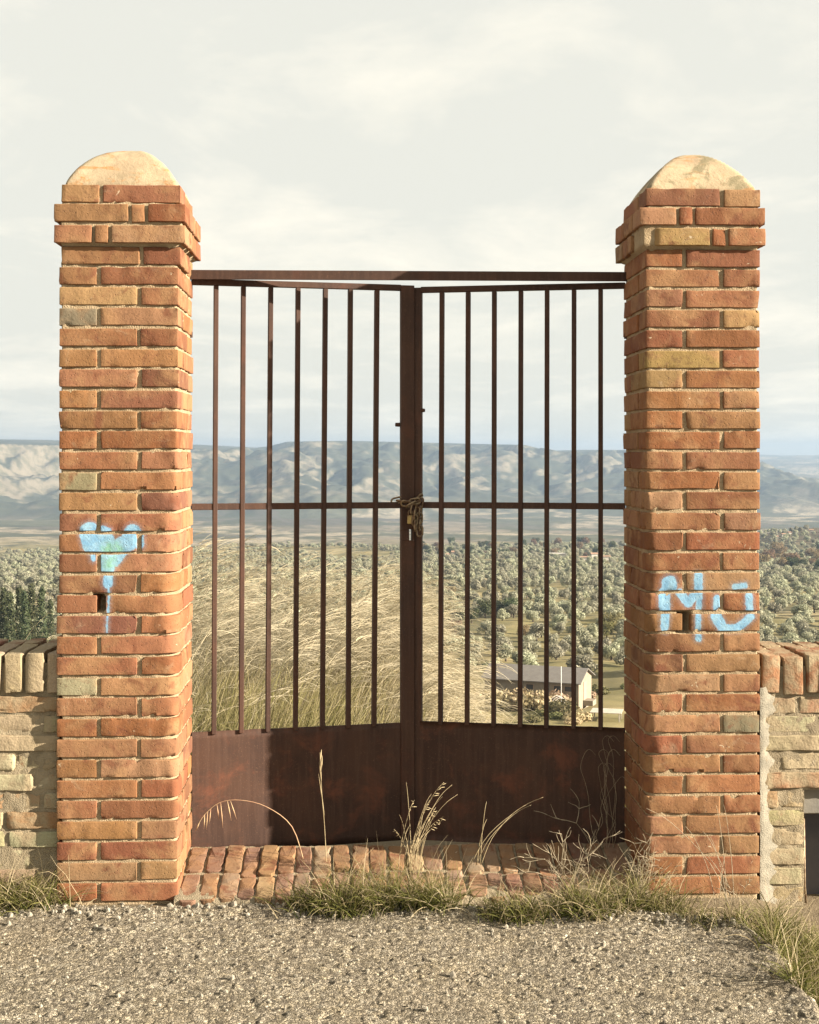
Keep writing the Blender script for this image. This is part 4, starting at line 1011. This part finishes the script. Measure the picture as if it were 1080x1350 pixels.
rsx = ng.nodes.new('FunctionNodeRandomValue'); rsx.data_type = 'FLOAT'; rsx.inputs[2].default_value = .8; rsx.inputs[3].default_value = 1.3; rsx.inputs['Seed'].default_value = 4
ri = ng.nodes.new('FunctionNodeRandomValue'); ri.data_type = 'INT'; ri.inputs[4].default_value = 0; ri.inputs[5].default_value = 6; ri.inputs['Seed'].default_value = 9
ng.links.new(gi.outputs[0], ip.inputs['Points']); ng.links.new(jg.outputs[0], ip.inputs['Instance']); ip.inputs['Pick Instance'].default_value = True
ng.links.new(ri.outputs[2], ip.inputs['Instance Index']); ng.links.new(rv.outputs[0], ip.inputs['Rotation']); ng.links.new(rsx.outputs[1], ip.inputs['Scale'])
ng.links.new(ip.outputs[0], go.inputs[0]); mod = gro.modifiers.new('grove', 'NODES'); mod.node_group = ng

# cypresses left of the heart pillar, dark trees at the track
def cypress_mesh(seed):
    q = random.Random(seed); return crown_mesh('crown', 1500, [(q.uniform(-.15, .15), q.uniform(-.15, .15), 1.2 + i * .95, .95 * (1 - i / 11) + .2, .95 * (1 - i / 11) + .2, .9) for i in range(9)], .17, seed, (.035, .048, .022), (.085, .092, .04))
CYP = [cypress_mesh(i + 60) for i in range(3)]; CTR = trunk_mesh('trunk', .9, .14, 3, 2)
for i, (px, top, d) in enumerate(((-14, 776, 208), (4, 774, 205), (13, 780, 202), (25, 772, 206), (33, 779, 203), (42, 769, 207), (55, 773, 209), (66, 790, 212))):
    x = (px - 540) / F * d; g0 = ground_z(x, d); zt_ = px_z(top, d); sc = max((zt_ - g0) / 9.6, .4)
    root = empty('cypress_tree', (x, d, g0), i * 1.3); root.scale = (sc * 1.0, sc * 1.0, sc); tag(root, 'dark narrow cypress in the row beyond the eroded pale wall', 'tree', 'cypress row')
    link(bpy.data.objects.new('trunk', CTR), root); link(bpy.data.objects.new('crown', CYP[i % 3]), root)
BSH = [crown_mesh('crown', 1700, [(math.cos(a_) * 1.2, math.sin(a_) * 1.2, 2.2 + .9 * ((i * 5) % 3), 1.5, 1.5, 1.4) for i, a_ in enumerate((0, 1.2, 2.4, 3.6, 4.8, 6))], .22, 80, ca, cb) for ca, cb in (((.04, .05, .022), (.09, .10, .04)), ((.13, .12, .045), (.20, .17, .07)), ((.16, .11, .06), (.24, .17, .10)))]
BTR = trunk_mesh('trunk', 1.5, .2, 8)
def bush(px, py, hpx, kind, label, group='darker trees among the olives'):
    p = px_terrain(px, py); sc = hpx / F * p.y / 5.6; root = empty('broadleaf_tree', p, px * .7); root.scale = (sc,) * 3; tag(root, label, 'tree', group)
    link(bpy.data.objects.new('trunk', BTR), root); link(bpy.data.objects.new('crown', BSH[kind]), root)
for px, py, h_ in ((640, 815, 26), (655, 812, 22), (672, 812, 26), (622, 822, 22), (580, 822, 22), (570, 815, 20)): bush(px, py, h_, 0, 'dark green round tree beside the track in the olive grove')
for px, py, h_ in ((806, 835, 30), (800, 842, 24)): bush(px, py, h_, 1, 'yellow green tree among the silvery olives')
for px, py, h_ in ((594, 790, 18), (600, 838, 22), (690, 842, 20)): bush(px, py, h_, 2, 'brownish leafless tree among the silvery olives')
rq = random.Random(3)
for i in range(26):
    bush(rq.uniform(1003, 1095), rq.uniform(731, 756), rq.uniform(12, 22), rq.choice((0, 2, 2)), 'scrubby tree on the wooded hillock beyond the lettered pillar', 'trees on the hillock')
for i in range(60):
    px = rq.uniform(545, 825); bush(px, rq.uniform(719, 736), rq.uniform(7, 13), rq.choice((0, 0, 2)), 'small dark tree on the far edge of the grove', 'trees at the far edge of the grove')

# the shed
MROOF = plain('roof_sheet', (.165, .15, .132), (.145, .13, .115), 2, .8); MSHW = plain('shed_wall', (.25, .212, .16), (.21, .178, .135), 1.5, .9)
sh = empty('shed', SHD, R(-21)); tag(sh, 'long low shed with a grey roof standing in the dry yard', 'shed')
Ls, Ds, Hs, Hr = 10.6, 5.8, 2.3, 3.35
m = MB(); m.box(-Ls, 0, 0, Ds, -2.2, Hs); m.add([(-Ls, 0, Hs), (-Ls, Ds, Hs), (-Ls, Ds / 2, Hr - .08)], [(0, 2, 1)]); m.add([(0, 0, Hs), (0, Ds, Hs), (0, Ds / 2, Hr - .08)], [(0, 1, 2)]); m.build('wall', MSHW, sh)
for sgn in (0, 1):
    y0 = -.45 if sgn == 0 else Ds + .45; z0 = Hs - (.45 * (Hr - Hs) / (Ds / 2)); m = MB(); x0, x1 = -Ls - .35, .35
    v = [(x0, y0, z0), (x1, y0, z0), (x1, Ds / 2, Hr), (x0, Ds / 2, Hr)]; m.add(v + [(a_, b_, c_ + .1) for a_, b_, c_ in v], [(0, 3, 2, 1), (4, 5, 6, 7), (0, 1, 5, 4), (1, 2, 6, 5), (2, 3, 7, 6), (3, 0, 4, 7)]); m.build('roof', MROOF, sh)
MDK = plain('dark_opening', (.06, .055, .05)); MDOOR = plain('shed_door', (.33, .24, .17))
for x0 in (-2.3, -1.1, -5.4):
    wn_ = MB().box(x0 - .5, x0 + .4, -.04, .02, 1.2, 1.85).build('window', MDOOR, sh); MB().box(x0 - .44, x0 + .34, -.05, -.041, 1.26, 1.79).build('pane', MDK, wn_)
dr = MB().box(-.02, .05, 2.1, 3.3, 0, 2.05).build('door', MDOOR, sh)
MB().box(.05, 1.1, 1.9, 3.5, -.5, .06).build('step', MSHW, sh)
def yard(px, py): return px_terrain(px, py)
p = yard(800, 950); tb = empty('yard_table', p, R(-14)); tag(tb, 'pale slatted table standing in the dry yard before the shed', 'table')
MPAL = plain('pale_wood', (.50, .44, .36), (.42, .37, .30), 3)
for i in range(6): MB().box(-1.5, 1.5, -1.2 + i * .41, -.83 + i * .41, .86, .92).build('plank', MPAL, tb)
for x_ in (-1.3, 1.3):
    for y_ in (-1.0, 1.0): MB().box(x_ - .06, x_ + .06, y_ - .06, y_ + .06, -.3, .859).build('leg', MPAL, tb)
p = yard(740, 937); po = empty('pole', p); tag(po, 'thin white pole standing before the shed', 'pole')
h_ = (937 - 879) / F * p.y; MB().tube([(0, 0, -.3), (0, 0, h_)], .03, 8).build('shaft', plain('white_paint', (.72, .70, .66)), po, smooth=True); MB().box(-.2, .2, -.2, .2, -.2, .12).build('base', MCEM, po)
p = yard(742, 936); hp = empty('hoop_frame', p, .2); tag(hp, 'low white hoop frame beside the thin pole', 'frame')
for k in range(3): MB().tube([(math.cos(a_) * .9 - .2, k * .7, math.sin(a_) * 1.25) for a_ in np.linspace(0, math.pi, 11)], .03, 6).build('hoop', plain('hoop_pipe', (.62, .58, .5)), hp, smooth=True)
DRYC = ((.34, .26, .15), (.48, .38, .24)); DB = [crown_mesh('foliage', 500, [(0, 0, .5, .9, .9, .6), (.5, .3, .4, .6, .6, .5), (-.5, -.2, .4, .6, .6, .5)], .14, 90, *DRYC), crown_mesh('foliage', 500, [(0, 0, .5, .9, .9, .6), (.4, -.3, .4, .6, .6, .5)], .14, 91, (.10, .10, .04), (.2, .18, .08))]
rq = random.Random(8)
for i in range(64):
    px, py = (rq.uniform(590, 826), rq.uniform(905, 958)) if i < 40 else (rq.uniform(650, 765), rq.uniform(917, 940)); p = yard(px, py); dx = p - SHD
    lx_ = dx.x * math.cos(R(21)) - dx.y * math.sin(R(21)); ly_ = dx.x * math.sin(R(21)) + dx.y * math.cos(R(21))
    if -12.5 < lx_ < 2.6 and -.9 < ly_ < 7.5 or abs(px - 795) < 26 and py > 925: continue
    kd = rq.choice((0, 0, 1)); root = empty('dry_shrub' if kd == 0 else 'green_shrub', p, rq.uniform(0, 6)); s_ = rq.uniform(.5, 1.2); root.scale = (s_ * 1.3, s_ * 1.3, s_)
    tag(root, 'straw coloured low shrub in the dry yard by the shed' if kd == 0 else 'olive green low shrub in the dry yard by the shed', 'shrub', 'dry shrubs in the yard' if kd == 0 else 'green shrubs in the yard')
    link(bpy.data.objects.new('foliage', DB[kd]), root)
for i in range(26):                            # straw growth along the shed's long side
    lx_ = -10.8 + i * .40 + rq.uniform(-.2, .2); ly_ = rq.uniform(-3.0, -1.2); c21, s21 = math.cos(R(-21)), math.sin(R(-21)); x_ = SHD.x + lx_ * c21 - ly_ * s21; y_ = SHD.y + lx_ * s21 + ly_ * c21
    if lx_ > -1.2: continue
    root = empty('dry_shrub', (x_, y_, ground_z(x_, y_)), rq.uniform(0, 6)); s_ = rq.uniform(1.3, 2.0); root.scale = (s_ * .95, s_ * .95, s_ * 1.05); tag(root, 'straw coloured tall shrub growing against the long wall of the shed', 'shrub', 'shrubs along the shed wall')
    link(bpy.data.objects.new('foliage', DB[0]), root)

# far houses on the valley floor
MWH = plain('house_wall', (.50, .46, .40), (.44, .40, .34), .4); MTL = plain('house_roof', (.34, .20, .13), (.28, .18, .12), .4)
def house(px, py, wpx, hpx, label, group, flat=False):
    p = px_terrain(px, py); k = p.y / F; Wd, Hh, Dp = wpx * k, hpx * k, min(wpx * k * .7, 14)
    root = empty('house', p, rq.uniform(-.35, .35)); tag(root, label, 'house', group); m = MB().box(-Wd / 2, Wd / 2, 0, Dp, -2, Hh); m.build('wall', MWH, root)
    m = MB(); e = .4; r_ = Hh * (.06 if flat else .35)
    m.add([(-Wd / 2 - e, -e, Hh + .02), (Wd / 2 + e, -e, Hh + .02), (Wd / 2 + e, Dp + e, Hh + .02), (-Wd / 2 - e, Dp + e, Hh + .02), (-Wd / 2 - e, Dp / 2, Hh + r_), (Wd / 2 + e, Dp / 2, Hh + r_)], [(0, 1, 5, 4), (2, 3, 4, 5), (0, 4, 3), (1, 2, 5), (0, 3, 2, 1)]); m.build('roof', MWH if flat else MTL, root)
for (x, y, w_, h_) in ((586, 735, 12, 4), (600, 733, 9, 5), (612, 737, 8, 4), (660, 734, 7, 4), (770, 739, 12, 4), (784, 736, 8, 5), (800, 738, 9, 4), (812, 735, 7, 4), (1024, 711, 5, 3.5), (1034, 708, 5, 3.5), (1042, 705, 4, 3), (1070, 703, 5, 3.5)):
    house(x, y, w_, h_, 'small pale house far off in the valley', 'houses on the valley floor')
house(735, 736, 24, 6, 'wide pale flat roofed building far off beyond the grove', None, True)
house(6, 771, 24, 7, 'pale flat roofed farm building beyond the cypress row', None, True)
house(64, 769, 7, 7, 'tall white farmhouse beyond the cypress row', None)
house(22, 757, 10, 5, 'small farm shed far behind the cypress row', None)

# ------------------------------------------------------------------ the air
hm = bpy.data.materials.new('haze'); hm.use_nodes = True; ht = hm.node_tree; ht.nodes.clear()
pv = ht.nodes.new('ShaderNodeVolumePrincipled'); pv.inputs['Density'].default_value = 1.5e-4; pv.inputs['Color'].default_value = (0.36, 0.485, 0.65, 1); pv.inputs['Anisotropy'].default_value = 0.2
ho = ht.nodes.new('ShaderNodeOutputMaterial'); ht.links.new(pv.outputs[0], ho.inputs['Volume'])
zmin = float(ZZ.min()) - 2; zmax = max(float(ZZ.max()), 20) + 5
hz = MB().box(-8200, 8200, -60, 10300, zmin, zmax).build('haze', hm); tag(hz, 'pale blue haze filling the valley air', 'haze', kind='stuff')
